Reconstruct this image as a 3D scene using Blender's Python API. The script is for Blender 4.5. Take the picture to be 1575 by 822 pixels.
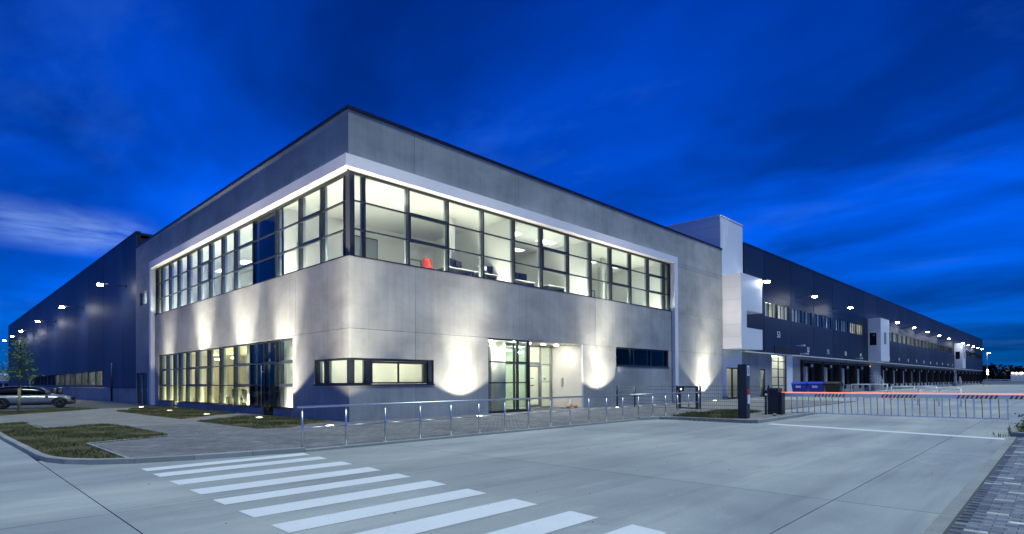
import bpy, bmesh, math, random
from mathutils import Vector, Matrix
random.seed(7)
sc = bpy.context.scene
COL = sc.collection
for o in list(bpy.data.objects): bpy.data.objects.remove(o)

# ------------------------------------------------------------------ camera
YAW, PITCH, ROLL = 0.8006, 0.0077, -0.0061
CAM = Vector((-11.131, -19.404, 1.531))
fwd = Vector((math.sin(YAW), math.cos(YAW), 0)); rgt = Vector((math.cos(YAW), -math.sin(YAW), 0)); up = Vector((0, 0, 1))
F = fwd*math.cos(PITCH) + up*math.sin(PITCH); U = -fwd*math.sin(PITCH) + up*math.cos(PITCH)
R2 = rgt*math.cos(ROLL) + U*math.sin(ROLL); U2 = -rgt*math.sin(ROLL) + U*math.cos(ROLL)
cd = bpy.data.cameras.new('camera'); cam = bpy.data.objects.new('camera', cd); COL.objects.link(cam)
M = Matrix((( R2.x, U2.x, -F.x, CAM.x), (R2.y, U2.y, -F.y, CAM.y), (R2.z, U2.z, -F.z, CAM.z), (0, 0, 0, 1)))
cam.matrix_world = M
cd.sensor_width = 36; cd.lens = 871.287/1575*36; cd.shift_y = 170.23/1575; cd.clip_start = 0.1; cd.clip_end = 3000
sc.camera = cam

# ------------------------------------------------------------------ world, sun, exposure
SUN_EL, SUN_AZ = math.radians(73), math.radians(-88)     # direction towards the glow: azimuth measured from +X
w = bpy.data.worlds.new('World'); sc.world = w; w.use_nodes = True
nt = w.node_tree; N = nt.nodes; L = nt.links
for n in list(N): N.remove(n)
def nd(t, **k):
    n = N.new(t)
    for a, b in k.items(): setattr(n, a, b)
    return n
out = nd('ShaderNodeOutputWorld'); bg = nd('ShaderNodeBackground'); L.new(bg.outputs[0], out.inputs[0])
sky = nd('ShaderNodeTexSky'); sky.sky_type = 'NISHITA'; sky.sun_disc = False
sky.sun_elevation = SUN_EL; sky.sun_rotation = math.pi/2 - SUN_AZ
sky.air_density = 1.0; sky.dust_density = 0.2; sky.ozone_density = 4.0
tint = nd('ShaderNodeMix', data_type='RGBA', blend_type='MULTIPLY'); tint.inputs[0].default_value = 1
L.new(sky.outputs[0], tint.inputs[6]); tint.inputs[7].default_value = (0.0, 0.215, 1.0, 1)
tc = nd('ShaderNodeTexCoord'); sep = nd('ShaderNodeSeparateXYZ'); L.new(tc.outputs['Generated'], sep.inputs[0])
# project the view direction on a flat cloud layer
den = nd('ShaderNodeMath', operation='MAXIMUM'); L.new(sep.outputs[2], den.inputs[0]); den.inputs[1].default_value = 0.0
den2 = nd('ShaderNodeMath', operation='ADD'); L.new(den.outputs[0], den2.inputs[0]); den2.inputs[1].default_value = 0.16
dx = nd('ShaderNodeMath', operation='DIVIDE'); L.new(sep.outputs[0], dx.inputs[0]); L.new(den2.outputs[0], dx.inputs[1])
dy = nd('ShaderNodeMath', operation='DIVIDE'); L.new(sep.outputs[1], dy.inputs[0]); L.new(den2.outputs[0], dy.inputs[1])
cmb = nd('ShaderNodeCombineXYZ'); L.new(dx.outputs[0], cmb.inputs[0]); L.new(dy.outputs[0], cmb.inputs[1])
mp = nd('ShaderNodeMapping'); L.new(cmb.outputs[0], mp.inputs[0]); mp.inputs['Rotation'].default_value = (0, 0, 0.75); mp.inputs['Location'].default_value = (3.1, 1.7, 0); mp.inputs['Scale'].default_value = (1.0, 0.6, 1)
n1 = nd('ShaderNodeTexNoise'); L.new(mp.outputs[0], n1.inputs['Vector']); n1.inputs['Scale'].default_value = 1.3; n1.inputs['Detail'].default_value = 4; n1.inputs['Roughness'].default_value = 0.55; n1.inputs['Distortion'].default_value = 0.35
r1 = nd('ShaderNodeValToRGB'); L.new(n1.outputs[0], r1.inputs[0])
r1.color_ramp.elements[0].position = 0.36; r1.color_ramp.elements[0].color = (0.55, 0.55, 0.55, 1)
r1.color_ramp.elements[1].position = 0.66; r1.color_ramp.elements[1].color = (1.36, 1.36, 1.36, 1)
cm = nd('ShaderNodeMix', data_type='RGBA', blend_type='MULTIPLY'); cm.inputs[0].default_value = 1
hz = nd('ShaderNodeValToRGB'); L.new(sep.outputs[2], hz.inputs[0]); hz.color_ramp.elements[0].position = 0.0; hz.color_ramp.elements[0].color = (.40, .38, .40, 1); hz.color_ramp.elements[1].position = .26; hz.color_ramp.elements[1].color = (1, 1, 1, 1); e3 = hz.color_ramp.elements.new(.58); e3.color = (.66, .62, .66, 1)
hm = nd('ShaderNodeMix', data_type='RGBA', blend_type='MULTIPLY'); hm.inputs[0].default_value = 1; L.new(tint.outputs[2], hm.inputs[6]); L.new(hz.outputs[0], hm.inputs[7])
L.new(hm.outputs[2], cm.inputs[6]); L.new(r1.outputs[0], cm.inputs[7])
# thin pale wisps
n2 = nd('ShaderNodeTexNoise'); L.new(mp.outputs[0], n2.inputs['Vector']); n2.inputs['Scale'].default_value = 2.1; n2.inputs['Detail'].default_value = 7; n2.inputs['Roughness'].default_value = 0.6
r2 = nd('ShaderNodeValToRGB'); L.new(n2.outputs[0], r2.inputs[0]); r2.color_ramp.elements[0].position = 0.56; r2.color_ramp.elements[0].color = (0, 0, 0, 1); r2.color_ramp.elements[1].position = 0.95; r2.color_ramp.elements[1].color = (.34, .34, .34, 1)
wm = nd('ShaderNodeMix', data_type='RGBA'); L.new(r2.outputs[0], wm.inputs[0]); L.new(cm.outputs[2], wm.inputs[6]); wm.inputs[7].default_value = (.4, 1.6, 5.6, 1)
def cl(p):
    d = (F + R2*((p[0]-787.5)/871.287) - U2*((p[1]-411-170.23)/871.287)).normalized(); return d
d1 = cl((105, 352)); k1 = nd('ShaderNodeVectorMath', operation='DOT_PRODUCT'); L.new(tc.outputs['Generated'], k1.inputs[0]); k1.inputs[1].default_value = d1
m1 = nd('ShaderNodeMapRange'); L.new(k1.outputs['Value'], m1.inputs[0]); m1.inputs[1].default_value = .9935; m1.inputs[2].default_value = .9998; m1.interpolation_type = 'SMOOTHSTEP'
mp3 = nd('ShaderNodeMapping'); L.new(tc.outputs['Generated'], mp3.inputs[0]); mp3.inputs['Scale'].default_value = (5, 5, 26)
n3 = nd('ShaderNodeTexNoise'); L.new(mp3.outputs[0], n3.inputs['Vector']); n3.inputs['Scale'].default_value = 1.0; n3.inputs['Detail'].default_value = 6; n3.inputs['Roughness'].default_value = .55; n3.inputs['Distortion'].default_value = .4
r3 = nd('ShaderNodeValToRGB'); L.new(n3.outputs[0], r3.inputs[0]); r3.color_ramp.elements[0].position = .42; r3.color_ramp.elements[0].color = (0, 0, 0, 1); r3.color_ramp.elements[1].position = .64
zb = nd('ShaderNodeMath', operation='SUBTRACT'); L.new(sep.outputs[2], zb.inputs[0]); zb.inputs[1].default_value = d1.z
za = nd('ShaderNodeMath', operation='ABSOLUTE'); L.new(zb.outputs[0], za.inputs[0])
zm = nd('ShaderNodeMapRange'); L.new(za.outputs[0], zm.inputs[0]); zm.inputs[1].default_value = .040; zm.inputs[2].default_value = .0; zm.interpolation_type = 'SMOOTHSTEP'
m2 = nd('ShaderNodeMath', operation='MULTIPLY'); L.new(m1.outputs[0], m2.inputs[0]); L.new(zm.outputs[0], m2.inputs[1]); m1 = m2
mm = nd('ShaderNodeMath', operation='MULTIPLY'); L.new(m1.outputs[0], mm.inputs[0]); L.new(r3.outputs[0], mm.inputs[1])
w3 = nd('ShaderNodeMix', data_type='RGBA'); L.new(mm.outputs[0], w3.inputs[0]); L.new(wm.outputs[2], w3.inputs[6]); w3.inputs[7].default_value = (1.7, 2.9, 6.2, 1)
L.new(w3.outputs[2], bg.inputs[0]); bg.inputs[1].default_value = 0.15

sd = bpy.data.lights.new('sun', 'SUN'); so = bpy.data.objects.new('sun', sd); COL.objects.link(so)
sd.energy = 2.75; sd.color = (0.80, 1.0, 0.92); sd.angle = math.radians(14)
sv = Vector((math.cos(SUN_EL)*math.cos(SUN_AZ), math.cos(SUN_EL)*math.sin(SUN_AZ), math.sin(SUN_EL)))
so.rotation_euler = sv.to_track_quat('Z', 'Y').to_euler()
sc.view_settings.view_transform = 'Standard'; sc.view_settings.look = 'None'; sc.view_settings.exposure = 0.0; sc.view_settings.gamma = 1
sc.render.engine = 'CYCLES'; cy = sc.cycles
cy.use_denoising = True; cy.max_bounces = 7; cy.diffuse_bounces = 3; cy.glossy_bounces = 3; cy.transmission_bounces = 4; cy.transparent_max_bounces = 12
cy.caustics_reflective = False; cy.caustics_refractive = False; cy.sample_clamp_indirect = 4.0

# ------------------------------------------------------------------ materials
class NB:
    def __init__(s, name):
        s.m = bpy.data.materials.new(name); s.m.use_nodes = True; s.t = s.m.node_tree; s.N = s.t.nodes; s.L = s.t.links
        s.b = s.N['Principled BSDF']
    def n(s, t, ins=None, **k):
        x = s.N.new(t)
        for a, b in k.items(): setattr(x, a, b)
        for a, b in (ins or {}).items():
            if hasattr(b, 'links'): s.L.new(b, x.inputs[a])
            else: x.inputs[a].default_value = b
        return x
    def pos(s, scale=(1, 1, 1), rot=(0, 0, 0)):
        g = s.n('ShaderNodeNewGeometry'); return s.n('ShaderNodeMapping', {0: g.outputs['Position'], 'Scale': scale, 'Rotation': rot}).outputs[0]
    def objc(s, scale=(1, 1, 1)):
        g = s.n('ShaderNodeTexCoord'); return s.n('ShaderNodeMapping', {0: g.outputs['Object'], 'Scale': scale}).outputs[0]
    def noise(s, v, scale, detail=4, rough=.55, dist=0):
        return s.n('ShaderNodeTexNoise', {'Vector': v, 'Scale': scale, 'Detail': detail, 'Roughness': rough, 'Distortion': dist}).outputs[0]
    def ramp(s, f, stops):
        r = s.n('ShaderNodeValToRGB', {0: f}); e = r.color_ramp.elements
        while len(e) < len(stops): e.new(.5)
        for q, (p, c) in zip(e, stops): q.position = p; q.color = (*c, 1) if len(c) == 3 else c
        return r.outputs[0]
    def mix(s, a, b, f, mode='MIX'):
        x = s.n('ShaderNodeMix', {0: f, 6: a if hasattr(a, 'links') else (*a, 1), 7: b if hasattr(b, 'links') else (*b, 1)}, data_type='RGBA', blend_type=mode); return x.outputs[2]
    def rnd(s): return s.n('ShaderNodeObjectInfo').outputs['Random']
    def g(s, lo, hi): return [(lo, (0, 0, 0)), (hi, (1, 1, 1))]
    def bump(s, h, strength=.3, dist=.01):
        b = s.n('ShaderNodeBump', {'Height': h, 'Strength': strength, 'Distance': dist}); s.L.new(b.outputs[0], s.b.inputs['Normal'])
    def set(s, **k):
        for a, b in k.items():
            i = s.b.inputs[{'col': 'Base Color', 'rough': 'Roughness', 'metal': 'Metallic', 'emc': 'Emission Color', 'ems': 'Emission Strength', 'coat': 'Coat Weight', 'spec': 'Specular IOR Level', 'tr': 'Transmission Weight'}[a]]
            if hasattr(b, 'links'): s.L.new(b, i)
            else: i.default_value = (*b, 1) if isinstance(b, tuple) and len(b) == 3 else b
        return s.m
MAT = {}
def plain(name, col, rough=.5, metal=0, var=.12, scale=6, coat=0):
    a = NB(name); v = a.noise(a.pos(), scale, 4)
    c = a.mix(tuple(x*(1-var) for x in col), tuple(min(1, x*(1+var)) for x in col), v)
    r = a.ramp(v, [(0.2, (rough*.8,)*3), (.8, (min(1, rough*1.2),)*3)])
    MAT[name] = a.set(col=c, rough=r, metal=metal, coat=coat); return MAT[name]
def emit(name, col, s):
    a = NB(name); a.set(col=(0.02, 0.02, 0.02), emc=col, ems=s, rough=.4); MAT[name] = a.m

def concrete(name, base, streak=True):
    a = NB(name)
    big = a.noise(a.pos((.35, .35, .5)), 1.1, 5, .6, .3)
    st = a.noise(a.pos((3.2, 3.2, .12)), 1.4, 6, .62)
    fine = a.noise(a.pos(), 28, 4, .7)
    pits = a.ramp(a.noise(a.pos(), 9, 2, .5), [(.70, (1, 1, 1)), (.76, (.72, .72, .72))])
    c = a.mix(tuple(x*.74 for x in base), tuple(x*1.14 for x in base), a.ramp(big, a.g(.32, .68)))
    c = a.mix(c, a.ramp(st, [(.30, (.72, .72, .72)), (.5, (.98, .98, .98)), (.72, (1.16, 1.15, 1.13))]), .38, 'MULTIPLY')
    c = a.mix(c, a.ramp(fine, [(.3, (.84, .84, .84)), (.7, (1.1, 1.1, 1.1))]), .6, 'MULTIPLY')
    c = a.mix(c, pits, .5, 'MULTIPLY')
    c = a.mix(c, a.ramp(a.rnd(), [(0, (.9, .9, .92)), (1, (1.08, 1.08, 1.06))]), 1, 'MULTIPLY')
    a.bump(a.mix(fine, st, .4), .25, .01)
    MAT[name] = a.set(col=c, rough=.72, spec=.35)
concrete('concrete_wall', (.375, .38, .365)); concrete('concrete_low', (.38, .385, .375)); concrete('plinth_concrete', (.30, .30, .31))

a = NB('road_concrete')
p = a.pos((1, 1, 1)); big = a.noise(p, .16, 6, .6, .6); mid = a.noise(a.pos((.35, 1.5, 1), (0, 0, -.5)), .55, 6, .62, .4); fine = a.noise(p, 22, 5, .75); spk = a.noise(p, 60, 2, .5)
c = a.mix((.285, .30, .30), (.42, .43, .41), a.ramp(big, a.g(.33, .67)))
c = a.mix(c, a.ramp(mid, [(.33, (.78, .79, .81)), (.52, (1, 1, 1)), (.70, (1.22, 1.21, 1.17))]), .8, 'MULTIPLY')
c = a.mix(c, a.ramp(fine, [(.25, (.8, .8, .8)), (.75, (1.14, 1.14, 1.14))]), .5, 'MULTIPLY')
c = a.mix(c, a.ramp(spk, [(.25, (.55, .55, .55)), (.33, (1, 1, 1))]), .6, 'MULTIPLY')
mark = a.ramp(a.noise(a.pos((.12, 2.2, 1), (0, 0, .35)), 1.3, 5, .7), [(.40, (.84, .84, .84)), (.48, (1, 1, 1))])
c = a.mix(c, mark, .6, 'MULTIPLY')
c = a.mix(c, a.ramp(a.rnd(), [(0, (.91, .92, .94)), (1, (1.07, 1.07, 1.05))]), 1, 'MULTIPLY')
a.bump(a.mix(fine, spk, .5), .2, .004)
scf = a.ramp(a.noise(a.pos((.5, 1.3, 1), (0, 0, .55)), 1.1, 9, .78, .8), [(.56, (0, 0, 0)), (.66, (.55,)*3)])
c = a.mix(c, (.50, .515, .50), a.mix((0, 0, 0), scf, a.ramp(a.noise(a.pos(), .22, 3), [(.46, (0, 0, 0)), (.60, (1, 1, 1))])))
oil = a.ramp(a.noise(a.pos(), .75, 4, .6), [(.70, (0, 0, 0)), (.80, (.35,)*3)]); c = a.mix(c, (.12, .125, .13), oil)
MAT['road_concrete'] = a.set(col=c, rough=a.ramp(mid, [(.3, (.5,)*3), (.7, (.75,)*3)]), spec=.35)

a = NB('road_paint'); p = a.pos(); wr = a.noise(p, 14, 5, .75); bl = a.noise(p, 1.2, 4)
c = a.mix((.66, .67, .67), (.8, .8, .79), bl); c = a.mix(c, (.36, .38, .38), a.mix(a.ramp(wr, [(.60, (0, 0, 0)), (.72, (.9,)*3)]), (1, 1, 1), a.ramp(a.noise(p, 3.0, 6, .75), [(.60, (0, 0, 0)), (.72, (.5,)*3)])))
MAT['road_paint'] = a.set(col=c, rough=.6)

a = NB('paver'); p = a.pos(); c = a.mix((.13, .125, .13), (.225, .215, .215), a.ramp(a.noise(p, 1.0, 4), a.g(.3, .7)))
cell = a.n('ShaderNodeTexWhiteNoise', {0: a.n('ShaderNodeVectorMath', {0: a.pos((5, 10, 0)), 1: (.5, .5, 0)}, operation='FLOOR').outputs[0]}, noise_dimensions='3D').outputs[0]
c = a.mix(c, a.ramp(cell, [(0, (.72,)*3), (1, (1.22,)*3)]), 1, 'MULTIPLY'); c = a.mix(c, a.ramp(a.noise(p, 40, 4, .7), [(.3, (.8,)*3), (.7, (1.15,)*3)]), .7, 'MULTIPLY')
MAT['paver'] = a.set(col=c, rough=.75)
def paver2(name, base):
    a = NB(name); p = a.pos(); cell = a.n('ShaderNodeTexWhiteNoise', {0: a.n('ShaderNodeVectorMath', {0: a.pos((10, 5, 0))}, operation='FLOOR').outputs[0]}, noise_dimensions='3D').outputs[0]
    c = a.mix(tuple(x*.72 for x in base), tuple(x*1.25 for x in base), cell); c = a.mix(c, a.ramp(a.noise(p, 26, 5, .75), [(.3, (.72,)*3), (.7, (1.2,)*3)]), .8, 'MULTIPLY')
    MAT[name] = a.set(col=c, rough=.7)
paver2('paver_blue', (.20, .215, .24)); paver2('paver_pale', (.56, .56, .5)); paver2('paver_dark', (.12, .135, .17))
a = NB('path_brick'); br = a.n('ShaderNodeTexBrick', {'Vector': a.pos(), 'Color1': (.2, .19, .185, 1), 'Color2': (.26, .25, .24, 1), 'Mortar': (.1, .1, .1, 1), 'Scale': 1, 'Mortar Size': .008, 'Brick Width': .2, 'Row Height': .1})
c = a.mix(br.outputs[0], a.ramp(a.noise(a.pos(), .7, 5), [(.3, (.8,)*3), (.7, (1.25, 1.22, 1.18))]), 1, 'MULTIPLY'); MAT['path_brick'] = a.set(col=c, rough=.8)
plain('mortar', (.09, .088, .085), .9, 0, .3, 12)
a = NB('asphalt'); p = a.pos(); c = a.mix((.045, .047, .05), (.085, .085, .085), a.noise(p, .5, 5)); c = a.mix(c, a.ramp(a.noise(p, 45, 3, .7), [(.3, (.7,)*3), (.7, (1.3,)*3)]), .8, 'MULTIPLY'); MAT['asphalt'] = a.set(col=c, rough=.8)
a = NB('kerb_stone'); p = a.pos(); c = a.mix((.24, .25, .24), (.36, .365, .34), a.noise(p, 3, 5)); c = a.mix(c, a.ramp(a.noise(p, 30, 4, .7), [(.3, (.75,)*3), (.7, (1.12,)*3)]), .7, 'MULTIPLY'); c = a.mix(c, a.ramp(a.rnd(), [(0, (.88,)*3), (1, (1.1,)*3)]), 1, 'MULTIPLY'); MAT['kerb_stone'] = a.set(col=c, rough=.8)
a = NB('soil'); p = a.pos(); n = a.noise(p, 2.2, 7, .7); c = a.ramp(n, [(.3, (.085, .07, .045)), (.5, (.135, .115, .06)), (.7, (.11, .11, .05))]); c = a.mix(c, a.ramp(a.noise(p, 18, 5, .8), [(.3, (.45,)*3), (.7, (1.5,)*3)]), .9, 'MULTIPLY'); a.bump(a.noise(p, 14, 6, .8), 1.0, .05); MAT['soil'] = a.set(col=c, rough=.95, spec=.1)
a = NB('grass_blade'); c = a.ramp(a.noise(a.pos(), 1.6, 5, .7), [(.3, (.15, .12, .06)), (.5, (.10, .115, .045)), (.72, (.21, .175, .09))]); MAT['grass_blade'] = a.set(col=c, rough=.8, spec=.2)
def leafm(name, c1, c2):
    a = NB(name); c = a.mix(c1, c2, a.ramp(a.noise(a.pos(), 5, 3), a.g(.3, .7))); MAT[name] = a.set(col=c, rough=.55)
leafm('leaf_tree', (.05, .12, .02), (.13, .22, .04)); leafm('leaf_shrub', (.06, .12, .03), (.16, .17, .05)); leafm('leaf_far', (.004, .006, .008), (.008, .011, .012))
plain('bark', (.42, .36, .18), .8, 0, .35, 20); plain('bark_dark', (.12, .09, .06), .9, 0, .3, 20)
def cladding(name, base, rough=.42, ribs=True):
    a = NB(name); p = a.pos(); c = a.mix(tuple(x*.8 for x in base), tuple(x*1.2 for x in base), a.noise(a.pos((.6, .6, .15)), 1.2, 5)); c = a.mix(c, a.ramp(a.rnd(), [(0, (.72,)*3), (1, (1.25,)*3)]), 1, 'MULTIPLY')
    if ribs:
        wv = a.n('ShaderNodeTexWave', {'Vector': a.pos((1, 1, 0)), 'Scale': 1.6, 'Distortion': 0}, wave_type='BANDS', bands_direction='DIAGONAL').outputs[0]
        a.bump(wv, .12, .01)
    MAT[name] = a.set(col=c, rough=rough, metal=0, spec=.22)
cladding('cladding_dark', (.012, .022, .048), .5); cladding('cladding_left', (.04, .068, .135), .52); cladding('cladding_charcoal', (.02, .022, .028), .6)  # last one: near-black tone for backing walls and one end wall
plain('white_cladding', (.74, .75, .77), .5, 0, .06, 1.2); plain('white_render', (.74, .74, .76), .6, 0, .05, 1.0); plain('joint_dark', (.10, .10, .11), .8, 0, .2, 8)
plain('anthracite', (.022, .027, .033), .4, .2, .15, 5); plain('roof_edge', (.012, .013, .02), .4, .3, .2, 4); plain('black', (.008, .008, .009), .6, 0, .3, 8)
plain('rubber', (.010, .010, .011), .85, 0, .5, 5); plain('dock_leaf', (.045, .042, .04), .55, .2, .3, 2); plain('steel', (.56, .57, .58), .35, .85, .12, 9); plain('white_metal', (.84, .84, .84), .4, .1, .06, 6)
plain('red_paint', (.55, .03, .02), .45, 0, .12, 9); plain('dark_blue_grey', (.035, .043, .055), .45, .2, .12, 5); plain('blue_plastic', (.02, .05, .5), .45, 0, .15, 4); plain('dark_plastic', (.02, .022, .022), .5, 0, .2, 4)
plain('inner_white', (.80, .79, .72), .7, 0, .04, .8); plain('inner_warm', (.78, .72, .5), .7, 0, .06, .8); plain('inner_unlit', (.03, .032, .04), .8, 0, .2, 1); plain('floor_grey', (.45, .45, .42), .6, 0, .1, 3); plain('column_white', (.74, .73, .68), .6, 0, .06, 2)  # near-black inner surfaces put the darkness of unlit rooms into colour
plain('door_white', (.72, .72, .70), .45, 0, .04, 2); plain('mullion_inner', (.30, .33, .31), .4, .3, .08, 3); plain('red_fabric', (.55, .05, .03), .7, 0, .15, 8); plain('desk_grey', (.52, .5, .46), .5, 0, .08, 4); plain('screen_black', (.02, .021, .025), .3, 0, .1, 4)
plain('orange_rind', (.65, .22, .03), .5, 0, .25, 14); plain('car_paint', (.17, .175, .19), .42, .2, .05, 2, 1.0); plain('car_black', (.012, .012, .014), .4, 0, .2, 4); plain('wheel_rim', (.09, .09, .1), .35, .8, .1, 6); plain('roof_grey', (.08, .085, .09), .8, 0, .2, 2); plain('house_white', (.5, .5, .52), .7, 0, .1, 1); plain('blind', (.62, .64, .62), .7, 0, .05, 3)
plain('mat_grey', (.07, .07, .07), .95, 0, .2, 20); plain('dark_car_glass', (.012, .014, .018), .08, 0, .1, 2); plain('stair_steel', (.5, .52, .55), .5, .4, .1, 4); plain('print_grey', (.2, .21, .22), .7, 0, .1, 5)
emit('lamp_white', (.93, .97, 1.0), 120); emit('uplight_glass', (1, .93, .72), 14); emit('panel_flush', (1.0, .98, .9), 5); emit('panel_light', (1.0, .96, .82), 130); emit('panel_cool', (.97, 1.0, .88), 100); emit('panel_warm', (1.0, .9, .55), 120); emit('fill_neutral', (1.0, .96, .83), 95); emit('fill_bright', (1.0, .98, .9), 100); emit('fill_cool', (.98, 1.0, .88), 85); emit('fill_warm', (1.0, .91, .58), 85); emit('strip_hall', (1.0, .96, .82), 34); emit('strip_light', (1.0, .95, .8), 14); emit('downlight', (1, .96, .82), 260); emit('led_red', (1.0, .19, .035), 1.7); emit('led_amber', (1.0, .42, .12), 1.2); emit('spot_orange', (1, .5, .1), 10); emit('far_lamp', (1, .93, .8), 26); emit('led_green', (.6, 1, .9), 8); emit('door_glow', (1.0, .95, .90), .62)
a = NB('glass')
for q in list(a.N): a.N.remove(q)
o_ = a.n('ShaderNodeOutputMaterial'); lw_ = a.n('ShaderNodeLayerWeight', {0: .5}); pw_ = a.n('ShaderNodeMath', {0: lw_.outputs['Facing'], 1: 5.2}, operation='POWER'); fr = a.n('ShaderNodeMath', {0: pw_.outputs[0], 1: .5, 2: .02}, operation='MULTIPLY_ADD'); tr = a.n('ShaderNodeBsdfTransparent', {0: (.90, .95, .92, 1)}); gl = a.n('ShaderNodeBsdfGlossy', {'Color': (.95, .97, 1, 1), 'Roughness': .015})
mx = a.n('ShaderNodeMixShader', {0: fr.outputs[0], 1: tr.outputs[0], 2: gl.outputs[0]}); a.L.new(mx.outputs[0], o_.inputs[0]); MAT['glass'] = a.m
a = NB('glass_dark')
a.set(col=(.004, .007, .016), rough=.03, spec=.7); MAT['glass_dark'] = a.m

# ------------------------------------------------------------------ mesh helpers
ORG = {}
class MB:
    def __init__(s): s.v = []; s.f = []; s.sm = []
    def add(s, vs, fs, smooth=False):
        k = len(s.v); s.v += [tuple(q) for q in vs]; s.f += [tuple(i+k for i in f) for f in fs]; s.sm += [smooth]*len(fs); return s
    def box(s, x0, y0, z0, x1, y1, z1):
        x0, x1 = min(x0, x1), max(x0, x1); y0, y1 = min(y0, y1), max(y0, y1); z0, z1 = min(z0, z1), max(z0, z1)
        return s.add([(x0, y0, z0), (x1, y0, z0), (x1, y1, z0), (x0, y1, z0), (x0, y0, z1), (x1, y0, z1), (x1, y1, z1), (x0, y1, z1)], [(0, 3, 2, 1), (4, 5, 6, 7), (0, 1, 5, 4), (1, 2, 6, 5), (2, 3, 7, 6), (3, 0, 4, 7)])
    def cyl(s, p0, p1, r, n=10, r1=None, caps=True):
        p0, p1 = Vector(p0), Vector(p1); r1 = r if r1 is None else r1; d = (p1-p0).normalized(); a = d.orthogonal().normalized(); b = d.cross(a)
        k = len(s.v)
        for (p, rr) in ((p0, r), (p1, r1)):
            for i in range(n):
                t = 2*math.pi*i/n; s.v.append(tuple(p + (a*math.cos(t)+b*math.sin(t))*rr))
        for i in range(n): s.f.append((k+i, k+(i+1) % n, k+n+(i+1) % n, k+n+i)); s.sm.append(True)
        if caps:
            s.f.append(tuple(k+i for i in reversed(range(n)))); s.f.append(tuple(k+n+i for i in range(n))); s.sm += [False, False]
        return s
    def prism(s, poly, z0, z1):
        n = len(poly); ar = sum(poly[i][0]*poly[(i+1) % n][1]-poly[(i+1) % n][0]*poly[i][1] for i in range(n))
        if ar < 0: poly = poly[::-1]
        vs = [(x, y, z0) for x, y in poly] + [(x, y, z1) for x, y in poly]
        return s.add(vs, [tuple(reversed(range(n))), tuple(range(n, 2*n))] + [(i, (i+1) % n, n+(i+1) % n, n+i) for i in range(n)])
    def ell(s, c, rx, ry, rz, nu=12, nv=7):
        vs = []; fs = []
        for j in range(nv+1):
            t = math.pi*j/nv
            for i in range(nu):
                q = 2*math.pi*i/nu; vs.append((c[0]+rx*math.sin(t)*math.cos(q), c[1]+ry*math.sin(t)*math.sin(q), c[2]+rz*math.cos(t)))
        for j in range(nv):
            for i in range(nu): fs.append((j*nu+i, (j+1)*nu+i, (j+1)*nu+(i+1) % nu, j*nu+(i+1) % nu))
        return s.add(vs, fs, True)
    def xf(s, fn): s.v = [tuple(fn(q)) for q in s.v]; return s
    def mesh(s, name, mat, o=(0, 0, 0)):
        me = bpy.data.meshes.new(name); me.from_pydata([(x-o[0], y-o[1], z-o[2]) for x, y, z in s.v], [], s.f)
        me.polygons.foreach_set('use_smooth', s.sm); me.materials.append(MAT[mat]); me.update(); return me
    def build(s, name, mat, parent=None, bevel=0, loc=None):
        o = ORG.get(parent.name, (0, 0, 0)) if parent is not None else (loc or (0, 0, 0))
        ob = bpy.data.objects.new(name, s.mesh(name, mat, o)); COL.objects.link(ob)
        if parent is not None: ob.parent = parent; ORG[ob.name] = o
        else: ob.location = o; ORG[ob.name] = o
        if bevel:
            m = ob.modifiers.new('bevel', 'BEVEL'); m.width = bevel; m.segments = 2; m.limit_method = 'ANGLE'
        return ob
def tag(o, label=None, cat=None, group=None, kind=None):
    if label: o['label'] = label
    if cat: o['category'] = cat
    if group: o['group'] = group
    if kind: o['kind'] = kind
    return o
def thing(name, label, cat, loc=(0, 0, 0), group=None, kind=None):
    o = bpy.data.objects.new(name, None); COL.objects.link(o); o.location = loc; o.empty_display_size = .2; ORG[o.name] = tuple(loc)
    return tag(o, label, cat, group, kind)
def struct(name, label=None):
    o = thing(name, label, None, kind='structure'); return o
def clone(o, parent=None, off=None):
    c = o.copy(); COL.objects.link(c)
    if parent is not None: c.parent = parent
    ORG[c.name] = ORG.get(o.name, (0, 0, 0))
    for ch in [q for q in o.children]: clone(ch, c)
    return c
def inst(me, name, parent, loc=(0, 0, 0), rot=0):
    ob = bpy.data.objects.new(name, me); COL.objects.link(ob); ob.parent = parent; po = ORG.get(parent.name, (0, 0, 0)); ob.location = (loc[0]-po[0], loc[1]-po[1], loc[2]-po[2]); ob.rotation_euler.z = rot; ORG[ob.name] = po; return ob
def inpoly(x, y, poly):
    c = False; n = len(poly); j = n-1
    for i in range(n):
        xi, yi = poly[i]; xj, yj = poly[j]
        if (yi > y) != (yj > y) and x < (xj-xi)*(y-yi)/(yj-yi)+xi: c = not c
        j = i
    return c

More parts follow.
